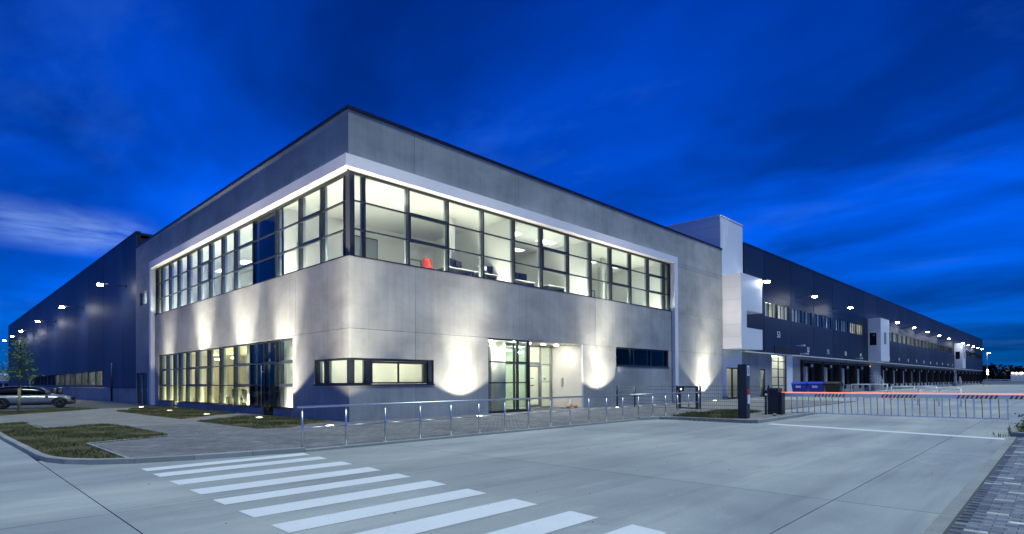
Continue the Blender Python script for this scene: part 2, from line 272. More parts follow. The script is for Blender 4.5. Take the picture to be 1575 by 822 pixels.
# wall frames: a = along, d = depth inwards, z = up
def wR(a, d, z): return (a, d, z)
def wL(a, d, z): return (d, a, z)
WA = 0.0148; WO = (37.5, 0.0); wc, ws = math.cos(WA), math.sin(WA)
def wW(a, d, z): return (WO[0]+a*wc+d*ws, WO[1]-a*ws+d*wc, z)
def wN(a, d, z): return (0.06+d, a, z)
def fb(mb, W, a0, a1, d0, d1, z0, z1):
    t = MB().box(a0, d0, z0, a1, d1, z1)
    vs = [W(*q) for q in t.v]
    flip = (W in (wL, wN))
    return mb.add(vs, [tuple(reversed(f)) for f in t.f] if flip else t.f)
def with_holes(mb, W, a0, a1, z0, z1, d0, d1, holes):
    A = sorted({a0, a1, *[min(max(h[i], a0), a1) for h in holes for i in (0, 1)]}); Z = sorted({z0, z1, *[min(max(h[i], z0), z1) for h in holes for i in (2, 3)]})
    for i in range(len(A)-1):
        run = None
        for j in range(len(Z)-1):
            ca, cz = (A[i]+A[i+1])/2, (Z[j]+Z[j+1])/2
            solid = not any(h[0] < ca < h[1] and h[2] < cz < h[3] for h in holes)
            if solid: run = (run[0], Z[j+1]) if run else (Z[j], Z[j+1])
            if (not solid or j == len(Z)-2) and run:
                fb(mb, W, A[i], A[i+1], d0, d1, run[0], run[1]); run = None
    return mb

# ================================================================== SETTING: ground
g = MB(); g.add([(-1500, -1500, -.08), (1500, -1500, -.08), (1500, 1500, -.08), (-1500, 1500, -.08)], [(0, 1, 2, 3)])
tag(g.build('ground', 'asphalt'), kind='structure')
road = struct('road')
XJ = [-9.6+6.5*k for k in range(-4, 5)] + [22.9+13*k for k in range(0, 15)]
YJ = [-4.6, -11.3, -17.3, -24, -30.5, -37, -50, -63]
cache = {}
def slab(x0, x1, y0, y1):
    gp = .014; key = (round(x1-x0, 3), round(y1-y0, 3))
    if key not in cache: cache[key] = MB().box(gp/2, gp/2, -.07, x1-x0-gp/2, y1-y0-gp/2, 0).mesh('slab', 'road_concrete')
    inst(cache[key], 'slab', road, (x0, y0, 0))
for i in range(len(XJ)-1):
    for j in range(len(YJ)-1): slab(XJ[i], XJ[i+1], YJ[j+1], YJ[j])
    if XJ[i] >= 16: slab(XJ[i], XJ[i+1], YJ[0], .6)
    if XJ[i+1] <= -9.5:
        for k in range(5): slab(XJ[i], XJ[i+1], -4.6+6.2*k, -4.6+6.2*(k+1))
rg = random.Random(9); b = MB()
for k in range(110):
    x, y_ = rg.uniform(-9, 9), rg.uniform(-18.2, -7.8); q = rg.uniform(.005, .014); t = rg.uniform(0, 6.28)
    vs = [(x+q*math.cos(t+a_)*rg.uniform(.6, 1.2), y_+q*math.sin(t+a_)*rg.uniform(.6, 1.2), 0.0) for a_ in (0, 1.25, 2.5, 3.8, 5.0)]
    b.add(vs+[(x, y_, q*.8)], [(j, (j+1) % 5, 5) for j in range(5)])
tag(b.build('grit', 'mortar'), kind='stuff')
# parking lot by the left warehouse
MB().prism([(-70, 19), (-.05, 23.2), (-.05, 150), (-70, 150)], -.05, .012).build('parking_lot', 'asphalt'); tag(bpy.data.objects['parking_lot'], kind='structure')

# crosswalk
cw = struct('crosswalk', 'white zebra crossing on grey concrete')
ys = [(-7.44, -7.86), (-8.27, -8.74), (-9.31, -9.80), (-10.36, -10.86), (-11.36, -11.81), (-12.30, -12.78), (-13.26, -13.72), (-14.24, -14.70), (-15.22, -15.66), (-16.10, -16.54)]
for k, (ya, yb) in enumerate(ys):
    xl = -8.45-.018*k; xr = -5.40-.055*k
    b = MB().add([(xl, yb, .0045), (xr-.05, yb, .0045), (xr, ya, .0045), (xl, ya, .0045)], [(0, 1, 2, 3)]); b.build('stripe', 'road_paint', cw)
b = MB().add([(7.7, -18.35, .0045), (8.2, -18.35, .0045), (9.75, -12.0, .0045), (9.25, -12.0, .0045)], [(0, 1, 2, 3)]); tag(b.build('stop_line', 'road_paint'), kind='structure')
# small yellow/white bay lines in the yard
b = MB()
for k in range(9): xx = 58+13.6*k; b.box(xx, -20, .0005, xx+.15, -8, .0046)
tag(b.build('yard_lines', 'road_paint'), kind='structure')

# pavement
PAVE = [(-8.34, -6.45), (-7.4, -6.75), (-5.3, -7.18), (8.3, -7.36), (9.2, -7.75), (9.42, -8.4), (9.36, -11.45), (16.9, -11.45), (16.9, .5), (16.9, 2.3), (-.05, 2.3), (-.05, 23.4), (-3.9, 23.0), (-9.3, 17.2), (-9.62, 9), (-9.6, 1.7), (-9.45, -4.9), (-9.1, -5.72)]
tag(MB().prism(PAVE, -.05, .046).build('pavement', 'path_brick'), kind='structure'); pv = bpy.data.objects['pavement']
MB().prism([(16.9, -.1), (16.9, -9.0), (17.4, -9.0), (34.8, -9.0), (34.8, -.02), (16.9, -.02)], -.05, .03).build('paved_yard', 'path_brick'); tag(bpy.data.objects['paved_yard'], kind='structure')
V1 = [(-9.62, 9.4), (-9.56, 1.7), (-9.42, -4.85), (-9.06, -5.66), (-8.44, -6.3), (-8.44, -1.98), (-6.4, -1.2), (-6.2, -.3), (-6.35, 4), (-6.5, 6.0), (-8.35, 5.4), (-8.5, 9.4)]
V2 = [(-9.2, 17.1), (-3.9, 22.8), (-4.7, 24.3), (-9.6, 21.5)]
V3 = [(-3.9, 17.95), (-1.6, 22.6), (-.35, 22.5), (-.35, 10.2), (-1.1, 9.9), (-3.66, 7.4)]
V4 = [(-3.7, 5.3), (-1.15, 7.5), (-.35, 7.2), (-.35, .35), (-1.4, .5), (-2.6, -.75), (-3.6, -.55)]
V5 = [(9.55, -8.6), (9.7, -7.8), (12, -7.5), (16.5, -7.4), (16.5, -9.2), (12.6, -9.4), (11.9, -10.1), (9.5, -10.2)]
soilbase = {}
for nm, V in (('verge', V1), ('verge', V2), ('verge', V3), ('verge', V4), ('verge', V5)):
    tag(MB().prism(V, -.02, .066).build(nm, 'soil'), kind='structure')
# pavers
base_me = {}
def pmesh(lx, ly, mat, h=.06):
    k = (lx, ly, mat)
    if k not in base_me:
        e = .006
        b = MB().add([(0, 0, 0), (lx, 0, 0), (lx, ly, 0), (0, ly, 0), (0, 0, .012), (lx, 0, .012), (lx, ly, .012), (0, ly, .012), (e, e, .018), (lx-e, e, .018), (lx-e, ly-e, .018), (e, ly-e, .018)],
                     [(8, 9, 10, 11), (0, 1, 5, 4), (1, 2, 6, 5), (2, 3, 7, 6), (3, 0, 4, 7), (4, 5, 9, 8), (5, 6, 10, 9), (6, 7, 11, 10), (7, 4, 8, 11)])
        base_me[k] = b
    return base_me[k]
def lay(cells, lx, ly, parent, nparts):
    # cells: (x, y, z, material)
    cells.sort(key=lambda c: (c[0]-CAM.x)**2+(c[1]-CAM.y)**2)
    for (x, y, z, m) in cells[:nparts]:
        key = ('me', lx, ly, m)
        if key not in base_me: base_me[key] = pmesh(lx, ly, m).mesh('paver', m)
        inst(base_me[key], 'paver', parent, (x, y, z+random.uniform(-.003, .002)))
    rest = {}
    for (x, y, z, m) in cells[nparts:]:
        b = rest.setdefault(m, MB()); src = pmesh(lx, ly, m); dz = z+random.uniform(-.003, .002); b.add([(q[0]+x, q[1]+y, q[2]+dz) for q in src.v], src.f)
    for m, b in rest.items(): tag(b.build('paving', m, parent), kind='stuff')
cells = []
holes = [V1, V3, V4, V5]
y = -7.35; row = 0
while y < 4.0:
    x = -8.34 + (.1 if row % 2 else 0)
    while x < 16.7:
        cx, cyy = x+.1, y+.05
        if inpoly(cx, cyy, PAVE) and inpoly(x+.01, y+.01, PAVE) and inpoly(x+.19, y+.01, PAVE) and not any(inpoly(cx, cyy, h) for h in holes) and not (cyy > -.03 and cx > -.03 and not (10.3 < cx < 14.6 and cyy < 1.0)):
            if not (cyy > 0 and cx > -.1): cells.append((x, y, .036, 'paver'))
        x += .2
    y += .1; row += 1
lay(cells, .194, .094, pv, 300)
# right sidewalk
sw = struct('sidewalk'); MB().box(-30, -34, -.05, 8.8, -18.50, .006).build('bedding', 'mortar', sw)
cells = []; X = -4.6; r = 0
while X < 8.7:
    for c in range(24):
        yy = -18.57-.2*(c+1) + (.1 if r % 2 else 0)
        if yy+.2 > -18.56: continue
        fx = (Vector((X+.05, yy+.1, 0))-CAM); z_ = fx.dot(fwd); u = fx.dot(rgt)/max(z_, .1)
        if u > .99 or z_ < 3: continue
        m = 'paver_pale' if (r % 7 == 0 and c % 3 == (r//7) % 3) or random.random() < .012 else ('paver_dark' if c == 0 and random.random() < .8 or random.random() < .16 else 'paver_blue')
        cells.append((X, yy, .0, m))
    X += .1; r += 1
lay(cells, .094, .194, sw, 300)
# kerbs
def kerb(name, pts, w, z0, z1, step=1.0, mat='kerb_stone', side=1):
    k = struct(name)
    for i in range(len(pts)-1):
        p, q = Vector(pts[i]), Vector(pts[i+1]); Ln = (q-p).length; n = max(1, round(Ln/step)); d = (q-p)/Ln; nn = Vector((-d.y, d.x))*side
        for s in range(n):
            a = p+d*(Ln*s/n+.004); b = p+d*(Ln*(s+1)/n-.004); e = .012
            poly = [a, b, b+nn*w, a+nn*w]
            inset = [a+nn*e, b+nn*e, b+nn*(w-.004), a+nn*(w-.004)]
            vs = [(v.x, v.y, z0) for v in poly]+[(v.x, v.y, z1-e) for v in poly]+[(v.x, v.y, z1) for v in inset]
            fs = [(3, 2, 1, 0), (8, 9, 10, 11)]+[(j, (j+1) % 4, 4+(j+1) % 4, 4+j) for j in range(4)]+[(4+j, 4+(j+1) % 4, 8+(j+1) % 4, 8+j) for j in range(4)]
            if side < 0: fs = [tuple(reversed(f)) for f in fs]
            MB().add(vs, fs).build('kerb_stone', mat, k)
    return k
kerb('kerb', [(-9.75, 24), (-9.72, 8), (-9.7, 1.7), (-9.58, -4.2), (-9.5, -5.0), (-9.3, -5.6), (-8.95, -6.1), (-8.35, -6.55), (-7.4, -6.88), (-5.3, -7.33)], .13, -.06, .105, 1.0)
kerb('kerb', [(-5.3, -7.34), (8.3, -7.5)], .13, -.06, .064, 1.0)
kerb('kerb', [(8.3, -7.5), (9.25, -7.85), (9.5, -8.5), (9.48, -11.62), (14.6, -11.58), (16.9, -11.0)], .14, -.06, .12, 1.0)
kerb('kerb', [(-12, -18.55), (8.75, -18.55)], .15, -.06, .012, 1.0)
kerb('edging', [(-8.44, 5.4), (-8.5, 9.5)], .06, -.06, .09, 1.0); kerb('edging', [(-8.34, -6.4), (-8.34, -1.95), (-6.3, -1.1)], .06, -.06, .08, 1.0, side=1)
kerb('kerb', [(8.75, -22), (8.75, -18.45), (12.5, -18.2)], .14, -.06, .13, 1.0, side=-1)
MB().prism([(8.9, -18.6), (12.5, -18.35), (12.5, -24), (8.9, -24)], -.05, .07).build('planting_bed', 'soil'); tag(bpy.data.objects['planting_bed'], kind='structure')
# grass blades on the verges
def blades(polys, dens, hmin, hmax, zz=.06):
    b = MB()
    for V in polys:
        x0, x1 = min(p[0] for p in V), max(p[0] for p in V); y0, y1 = min(p[1] for p in V), max(p[1] for p in V)
        for _ in range(int((x1-x0)*(y1-y0)*dens)):
            x, y_ = random.uniform(x0, x1), random.uniform(y0, y1)
            if not inpoly(x, y_, V): continue
            pat = math.sin(x*3.1+y_*1.7)+math.sin(x*1.3-y_*2.9+1)+math.sin(x*7+2)*.4
            if pat < random.uniform(-1.5, 1.2): continue
            h = random.uniform(hmin, hmax)*(1.15+.4*math.sin(x*2.3+y_)); t = random.uniform(0, 6.28); wd = random.uniform(.006, .014); lx, ly = random.uniform(-.05, .05), random.uniform(-.05, .05)
            c, s = math.cos(t)*wd, math.sin(t)*wd
            b.add([(x-c, y_-s, zz), (x+c, y_+s, zz), (x+lx, y_+ly, zz+h)], [(0, 1, 2)])
    return b
tag(blades([V1], 1100, .02, .06).build('grass', 'grass_blade'), kind='stuff')
tag(blades([V2, V3, V4], 700, .03, .08).build('grass', 'grass_blade'), kind='stuff')
tag(blades([V5], 1300, .03, .12).build('grass', 'grass_blade'), kind='stuff')

# ================================================================== OFFICE BUILDING
H = 12.0
off = thing('office_building', 'two storey grey concrete office building with lit ribbon windows and entrance', 'building')
bR = [(0.08, 24.80, 6.39, 9.68), (-1, 4.03, 1.47, 2.50), (7.28, 14.67, 0, 3.63), (17.95, 24.34, 2.50, 3.63)]
bL = [(0.08, 26.45, 6.39, 9.68), (-1, 2.82, 1.47, 2.50), (4.78, 25.56, .30, 3.60), (6.75, 8.05, 0.02, 3.60), (21.3, 22.4, .02, 3.60), (28.5, 31.5, .02, 2.38), (28.55, 30.6, 7.42, 8.46)]
T = .05
# structural walls behind the panels
b = MB(); with_holes(b, wR, T, 33.03, .0, H-.02, T, .32, bR); b.build('wall', 'joint_dark', off)
b = MB(); with_holes(b, wL, .325, 31.62, .0, H-.02, T, .32, bL); b.build('wall', 'joint_dark', off)
b = MB(); fb(b, wR, 32.73, 33.03, .325, 31.6, 0, H-.02); fb(b, wL, 31.3, 31.62, .33, 32.7, 0, H-.02); b.build('wall', 'joint_dark', off)
gp = .006
def panels(W, rects, holes, mat='concrete_wall', thick=T):
    for (a0, a1, z0, z1) in rects:
        b = MB(); with_holes(b, W, a0+gp, a1-gp, z0+gp, z1-gp, 0, thick-.001, holes)
        if b.v: b.build('panel', mat, off)
ZJ = [0, 3.63, 6.39, 9.68, 10.0, H]
sR = [0, 3.08, 9.44, 15.9, 20.1, 24.8]
panels(wR, [(-gp+.0 if a == 0 else a, c, 9.9, H) for a, c in zip(sR, sR[1:])], [])
panels(wR, [(a-(gp if a == 0 else 0), c, 3.63, 6.39) for a, c in zip([0, 3.08, 9.44, 15.9, 22.0], [3.08, 9.44, 15.9, 22.0, 24.8])], [])
panels(wR, [(-gp, 3.08, 0, 3.63), (3.08, 7.28, 0, 3.63), (14.67, 16.0, 0, 3.63), (16.0, 22.0, 0, 3.63), (22.0, 24.8, 0, 3.63)], bR)
panels(wR, [(25.2, 33.07, 0, 3.63), (25.2, 33.07, 3.63, 6.37), (25.2, 33.07, 6.37, 9.6), (24.8, 33.07, 9.9, H), (25.2, 33.07, 9.6, 9.9)], [])
sL = [T, 4.62, 9.35, 14.1, 18.8, 23.0, 26.7]
panels(wL, [(a, c, 9.9, H) for a, c in zip(sL, sL[1:])], [])
panels(wL, [(a, c, 3.63, 6.39) for a, c in zip([T, 4.5, 10.2, 15.6, 21.0], [4.5, 10.2, 15.6, 21.0, 26.7])], [])
panels(wL, [(T, 2.81, 0, 3.63), (2.81, 4.78, 0, 3.63)], bL, 'concrete_low')
panels(wL, [(4.78, 25.56, 3.55, 3.63), (25.56, 26.7, 0, 3.63)], [], 'concrete_low')
panels(wL, [(26.7, 31.66, 0, 3.6), (26.7, 31.66, 3.6, 6.37), (26.7, 31.66, 6.37, 9.6), (26.7, 31.66, 9.6, H)], bL)
# low plinth under the ground floor glazing, with door gaps
for (y0, y1) in ((4.79, 6.74), (8.06, 11.9), (11.9, 16), (16, 21.29), (22.41, 25.5)):
    b = MB(); fb(b, wL, y0+.004, y1-.004, -.03, .3, 0, .36); b.build('plinth', 'plinth_concrete', off); b = MB(); fb(b, wL, y0, y1, -.05, .06, .362, .395); b.build('sill', 'anthracite', off)
# roof and coping
b = MB(); b.box(.33, .33, H-.5, 32.7, 31.3, H-.3); b.build('roof', 'roof_grey', off)
b = MB(); fb(b, wR, -.03, 33.1, -.04, .36, H-.018, H+.115); b.build('coping', 'roof_edge', off); b = MB(); fb(b, wL, .361, 31.7, -.04, .36, H-.018, H+.115); b.build('coping', 'roof_edge', off)
b = MB(); fb(b, wL, 31.3, 31.7, .361, 33.1, H-.018, H+.115); fb(b, wR, 32.75, 33.1, .361, 31.28, H-.018, H+.115); b.build('coping', 'roof_edge', off)
# white frame round the ribbon window
pr = .246
b = MB(); fb(b, wR, -pr, 25.31, -pr, -.002, 9.70, 10.165); fb(b, wL, -.001, 26.92, -pr, -.002, 9.70, 10.165); fb(b, wR, 24.86, 25.31, -pr, -.002, .06, 9.698); fb(b, wL, 26.47, 26.92, -pr, -.002, .06, 9.698)
fb(b, wR, 24.80, 24.858, -.002, .3, 6.40, 9.68); fb(b, wL, 26.45, 26.468, -.002, .3, 6.40, 9.68); fb(b, wR, .05, 24.8, .001, .2, 9.685, 9.70); fb(b, wL, .21, 26.44, .001, .2, 9.685, 9.70)
b.build('window_surround', 'white_render', off)

# ---- windows
def window(W, a0, a1, z0, z1, rows, parent, heavy=None, d=.10, depth=.20, fw=.035, bars='anthracite', pane='glass', name='window', left=True, right=True, vbars=()):
    b = MB()
    fb(b, W, a0, a0+fw, d, d+depth, z0, z1); fb(b, W, a1-fw, a1, d, d+depth, z0, z1)
    fb(b, W, a0+fw, a1-fw, d, d+.12, z0, z0+.06); fb(b, W, a0+fw, a1-fw, d, d+.12, z1-.08, z1)
    zs = [z0+.06]
    for k in range(1, rows):
        zz = z0+(z1-z0)*k/rows; t = .07 if heavy else .025
        fb(b, W, a0+fw, a1-fw, d-(.01 if heavy else 0), d+.10, zz-t, zz+t); zs += [zz-t, zz+t]
    zs.append(z1-.08)
    for v in vbars: fb(b, W, v-.02, v+.02, d+.002, d+.09, z0+.06, z1-.08)
    wn = b.build(name, bars, parent)
    if heavy:
        b = MB(); za, zb = zs[2], zs[3]
        fb(b, W, a0+fw, a0+fw+.06, d-.008, d+.10, za, zb); b.build('sash', bars, wn); b = MB(); fb(b, W, a1-fw-.06, a1-fw, d-.008, d+.10, za, zb); b.build('sash', bars, wn)
    # inner half of each mullion, pale
    b = MB(); fb(b, W, a0+.004, a0+fw+.006, d+depth, d+depth+.10, z0, z1-.01); fb(b, W, a1-fw-.006, a1-.004, d+depth, d+depth+.10, z0, z1-.01); b.build('jamb', 'mullion_inner', wn)
    for k in range(0, len(zs), 2):
        b = MB(); fb(b, W, a0+fw, a1-fw, d+.05, d+.062, zs[k], zs[k+1]); b.build('pane', pane, wn)
    return wn
eR = [.28, .77, 2.86, 4.98, 7.12, 9.23, 11.34, 13.56, 15.65, 17.7, 19.88, 22.01, 24.07]
eL = [.28, .55, 2.42, 4.39, 6.79, 9.37, 11.87, 13.72, 15.69, 17.68, 19.65, 21.64, 23.5, 25.34, 26.40]
hR = {2, 6, 9, 11}; hL = {2, 5, 8}
z0, z1 = 6.40, 9.68
for k in range(len(eR)-1): window(wR, eR[k], eR[k+1], z0, z1, 3, off, heavy=(k in hR))
window(wR, 24.07, 24.78, z0, z1, 3, off)
for k in range(len(eL)-1): window(wL, eL[k], eL[k+1], z0, z1, 3, off, heavy=(k in hL))
# corner posts of the ribbon
b = MB(); b.box(.07, .07, z0, .275, .275, z1); b.build('corner_post', 'anthracite', off)
# dark sill strip
b = MB(); fb(b, wR, .05, 24.8, -.02, .10, 6.392, 6.43); fb(b, wL, .101, 26.44, -.02, .10, 6.392, 6.43); b.build('sill', 'anthracite', off)
# ground-floor corner window
def cornerwin():
    b = MB(); fb(b, wR, -.03, 4.06, -.035, .3, 1.425, 1.475); fb(b, wL, .301, 2.85, -.035, .3, 1.425, 1.475); b.build('sill', 'anthracite', off)
    b = MB(); b.box(.03, .03, 1.476, .22, .22, 2.5); b.build('corner_post', 'anthracite', off)
    window(wR, .22, .82, 1.476, 2.5, 1, off, d=.06)
    b = MB(); fb(b, wR, .82, 4.03, .05, .2, 2.40, 2.497); fb(b, wR, 3.78, 4.03, .05, .2, 1.476, 2.4); fb(b, wR, .82, 1.0, .05, .2, 1.476, 2.4); b.build('window_surround', 'anthracite', off)
    window(wR, 1.0, 3.78, 1.5, 2.39, 1, off, d=.10, fw=.08, vbars=(2.32,))
    window(wL, .22, 2.05, 1.476, 2.5, 1, off, d=.06); window(wL, 2.05, 2.82, 1.476, 2.5, 1, off, d=.06)
cornerwin()
# dark strip window right of the entrance
b = MB(); fb(b, wR, 17.93, 24.40, -.03, .25, 2.44, 2.495); b.build('sill', 'anthracite', off)
for a0, a1 in ((17.97, 20.1), (20.1, 22.2), (22.2, 24.32)): window(wR, a0, a1, 2.5, 3.62, 1, off, d=.10, fw=.06)
# lower left glazing
eD = [4.80, 6.30, 6.72]
def lowbay(a0, a1, zb=.395, heavy=False, pane='glass'): return window(wL, a0, a1, zb, 3.55, 3, off, heavy=heavy, d=.08, depth=.22, pane=pane)
lowbay(4.80, 6.32, heavy=True); lowbay(6.32, 6.74)
def door(W, a0, a1, zb, zt, side, parent, pane='glass', handle=True):
    b = MB(); fw = .07
    fb(b, W, a0, a0+fw, .08, .16, zb, zt); fb(b, W, a1-fw, a1, .08, .16, zb, zt); fb(b, W, a0+fw, a1-fw, .08, .16, zb, zb+.1); fb(b, W, a0+fw, a1-fw, .08, .16, zt-fw, zt); dr = b.build('door', 'anthracite', parent)
    b = MB(); fb(b, W, a0+fw, a1-fw, .11, .125, zb+.1, zt-fw); b.build('pane', pane, dr)
    if handle:
        hx = a1+.03 if side > 0 else a0+.12; b = MB(); b.cyl(W(hx, -.04, zb+.12), W(hx, -.04, zt-.1), .022, 8); 
        for hz in (zb+.3, zt-.4): b.cyl(W(hx, -.04, hz), W(hx, .09, hz), .012, 6)
        b.build('handle', 'steel', dr)
    return dr
door(wL, 6.78, 8.02, .08, 2.50, 1, off); window(wL, 6.76, 8.04, 2.5, 3.55, 1, off, d=.08); lowbay(8.06, 9.75, heavy=False)
for k, (a0, a1) in enumerate(((9.75, 11.9), (11.9, 14.0), (14.0, 15.95), (15.95, 18.0), (18.0, 19.8))): lowbay(a0, a1, heavy=k in (0, 3, 4))
lowbay(19.8, 21.28); door(wL, 21.32, 22.38, .08, 2.5, -1, off, handle=False); window(wL, 21.3, 22.4, 2.5, 3.55, 1, off, d=.08); lowbay(22.42, 24.0); lowbay(24.0, 25.54, heavy=True)
# small window and service doors of the end bay
window(wL, 28.55, 30.6, 7.42, 8.46, 1, off, d=.06)
for a0, a1 in ((28.55, 30.0), (30.1, 31.45)):
    b = MB(); fb(b, wL, a0, a1, .08, .14, .03, 2.36); dr = b.build('door', 'anthracite', off); b = MB(); fb(b, wL, a0+.12, a0+.16, .02, .08, 1.0, 1.2); b.build('handle', 'steel', dr)
b = MB(); fb(b, wL, 30.0, 30.1, .02, .2, .03, 2.36); b.build('door_post', 'concrete_wall', off)

# ---- entrance
b = MB(); fb(b, wR, 7.28, 10.24, .02, .14, .05, .12); b.build('sill', 'anthracite', off)
ent = [7.30, 9.35, 10.24]
for a0, a1 in zip(ent, ent[1:]):
    b = MB(); zs = [.12, 1.5, 2.5, 3.6]
    fb(b, wR, a0, a0+.05, .04, .16, .12, 3.6); fb(b, wR, a1-.05, a1, .04, .16, .12, 3.6)
    for zz in zs: fb(b, wR, a0+.05, a1-.05, .04, .12, zz-.0 if zz == .12 else zz-.03, zz+.03)
    wn = b.build('window', 'anthracite', off)
    for za, zb in zip(zs, zs[1:]): b = MB(); fb(b, wR, a0+.05, a1-.05, .08, .092, za+.03, zb-.03); b.build('pane', 'glass', wn)
def wS(a, d, z): return (10.24-d, a, z)       # vestibule side glazing (faces +X)
b = MB()
for aa in (.165, 1.1, 2.08): b.box(10.12, aa, .06, 10.24, aa+.05, 3.6)
for zz in (.1, 2.5, 3.55): b.box(10.14, .215, zz-.03, 10.22, 2.08, zz+.03)
wn = b.build('window', 'anthracite', off)
for (ya, yb) in ((.215, 1.1), (1.15, 2.08)):
    for (za, zb) in ((.13, 2.47), (2.53, 3.52)): MB().box(10.175, ya, za, 10.187, yb, zb).build('pane', 'glass', wn)
YD = 2.15
b = MB()
for xx in (10.25, 12.22, 13.45, 14.36): b.box(xx, YD, .06, xx+.09, YD+.1, 3.6)
for xa, xb in ((10.34, 12.22), (12.31, 13.45), (13.54, 14.36)): b.box(xa, YD+.01, 2.5, xb, YD+.09, 2.66 if xa < 13.5 else 2.55); b.box(xa, YD+.01, 3.53, xb, YD+.09, 3.6)
b.box(13.54, YD+.01, 1.5, 14.36, YD+.09, 1.55); b.box(13.54, YD+.01, .06, 14.36, YD+.09, .12)
scn = b.build('door_frame', 'mullion_inner', off)
for (xa, xb, za, zb) in ((10.34, 12.22, 2.66, 3.53), (12.31, 13.45, 2.66, 3.53), (13.54, 14.36, 2.55, 3.53), (13.54, 14.36, 1.55, 2.5), (13.54, 14.36, .12, 1.5), (10.34, 12.22, .12, 2.5)): MB().box(xa, YD+.04, za, xb, YD+.052, zb).build('pane', 'glass', scn)
b = MB(); b.box(12.33, YD+.02, .08, 12.45, YD+.08, 2.48); b.box(13.31, YD+.02, .08, 13.43, YD+.08, 2.48); b.box(12.45, YD+.02, .08, 13.31, YD+.08, .22); b.box(12.45, YD+.02, 2.38, 13.31, YD+.08, 2.48); dr = b.build('door', 'mullion_inner', off)
MB().box(12.45, YD+.045, .22, 13.31, YD+.057, 2.38).build('pane', 'glass', dr); MB().cyl((13.36, YD-.05, .9), (13.36, YD-.05, 1.9), .02, 8).build('handle', 'steel', dr)
b = MB(); b.box(12.62, YD+.04, 1.30, 12.92, YD+.044, 1.36); b.box(12.66, YD+.04, 1.72, 12.9, YD+.044, 1.76); b.box(13.75, YD+.035, 1.66, 13.95, YD+.039, 1.76); b.build('notice', 'print_grey', scn)
MB().box(14.5, .004, .0, 14.665, YD+.1, 3.62).build('recess_wall', 'column_white', off)
b = MB(); b.box(10.26, .05, 3.605, 14.66, YD+.02, 3.64); b.build('recess_ceiling', 'column_white', off)
MB().box(14.455, 1.32, 1.25, 14.498, 1.46, 1.75).build('intercom', 'steel', off)
MB().box(10.6, .15, .05, 14.2, 2.0, .062).build('door_mat', 'mat_grey', off)
# ---- interior shells
def room(x0, x1, y0, y1, z0, z1, wall='inner_white', sides='NESW', floor='floor_grey', ceil='inner_white'):
    t = .08; MB().box(x0, y0, z0-.1, x1, y1, z0).build('floor', floor, off); MB().box(x0, y0, z1, x1, y1, z1+.06).build('ceiling', ceil, off)
    if 'N' in sides: MB().box(x0, y1, z0, x1, y1+t, z1).build('inner_wall', wall, off)
    if 'S' in sides: MB().box(x0, y0-t, z0, x1, y0, z1).build('inner_wall', wall, off)
    if 'E' in sides: MB().box(x1, y0, z0, x1+t, y1, z1).build('inner_wall', wall, off)
    if 'W' in sides: MB().box(x0-t, y0, z0, x0, y1, z1).build('inner_wall', wall, off)
FL = 6.25
def plights(x0, x1, y0, y1, z, nx, ny, lx=1.2, ly=.3, mat='panel_light'):
    for i in range(nx):
        for j in range(ny):
            cx = x0+(x1-x0)*(i+.5)/nx; cy_ = y0+(y1-y0)*(j+.5)/ny
            (MB().box(cx-.13, cy_-.13, z-.34, cx+.13, cy_+.13, z-.28).build('ceiling_light', mat, off) if z < 9 else MB().box(cx-lx/2, cy_-ly/2, z-.022, cx+lx/2, cy_+ly/2, z-.002).build('ceiling_light', 'panel_flush', off))
# upper floor
room(.42, 9.2, .42, 6.55, FL, 9.72, sides='NE'); 
for (x, yy) in ((2.0, 1.4), (3.9, 2.3), (5.9, 1.4)): MB().cyl((x, yy, 9.70), (x, yy, 9.718), .09, 12).build('downlight', 'downlight', off)
room(9.4, 15.6, .42, 6.3, FL, 9.72, sides='NEW'); plights(9.6, 15.5, .9, 6, 9.72, 2, 2, 1.3, .5, 'panel_cool')
room(15.8, 24.6, .42, 6.0, FL, 9.72, sides='NEW'); plights(16, 24.4, .9, 6, 9.72, 3, 1, 1.2, .4, 'panel_cool')
room(.42, 5.2, 9.5, 26.4, FL, 9.72, sides='NES'); plights(2.4, 5, 9.8, 26.2, 9.72, 1, 4, .6, 1.2, 'panel_cool')
room(.42, 5.2, 6.85, 9.3, FL, 9.72, wall='inner_unlit', sides='NES', floor='inner_unlit', ceil='inner_unlit')
room(.42, 5, 28.0, 31.2, FL, 9.72, sides='NES'); plights(.5, 5, 28.2, 31, 9.72, 1, 1, 1.2, .5, 'panel_cool')
def strip(x0, x1, y0, y1, z, mat):
    MB().box(x0, y0, z, x1, y1, z+.03).build('glow_strip', mat, off)  # unseen floor strips below the sills, added to brighten the rooms
strip(1.2, 9.0, .5, .62, FL+.02, 'fill_neutral'); strip(.5, .62, .9, 6.4, FL+.02, 'fill_neutral'); strip(9.6, 15.5, .5, .62, FL+.02, 'fill_bright'); strip(16, 24.5, .5, .62, FL+.02, 'fill_cool'); strip(.5, .62, 9.7, 26.2, FL+.02, 'fill_cool'); strip(.5, .62, 28.2, 31, FL+.02, 'fill_cool')
strip(.45, .57, 9.9, 25.6, .1, 'fill_warm'); strip(.45, .57, 4.9, 6.3, .1, 'fill_neutral')
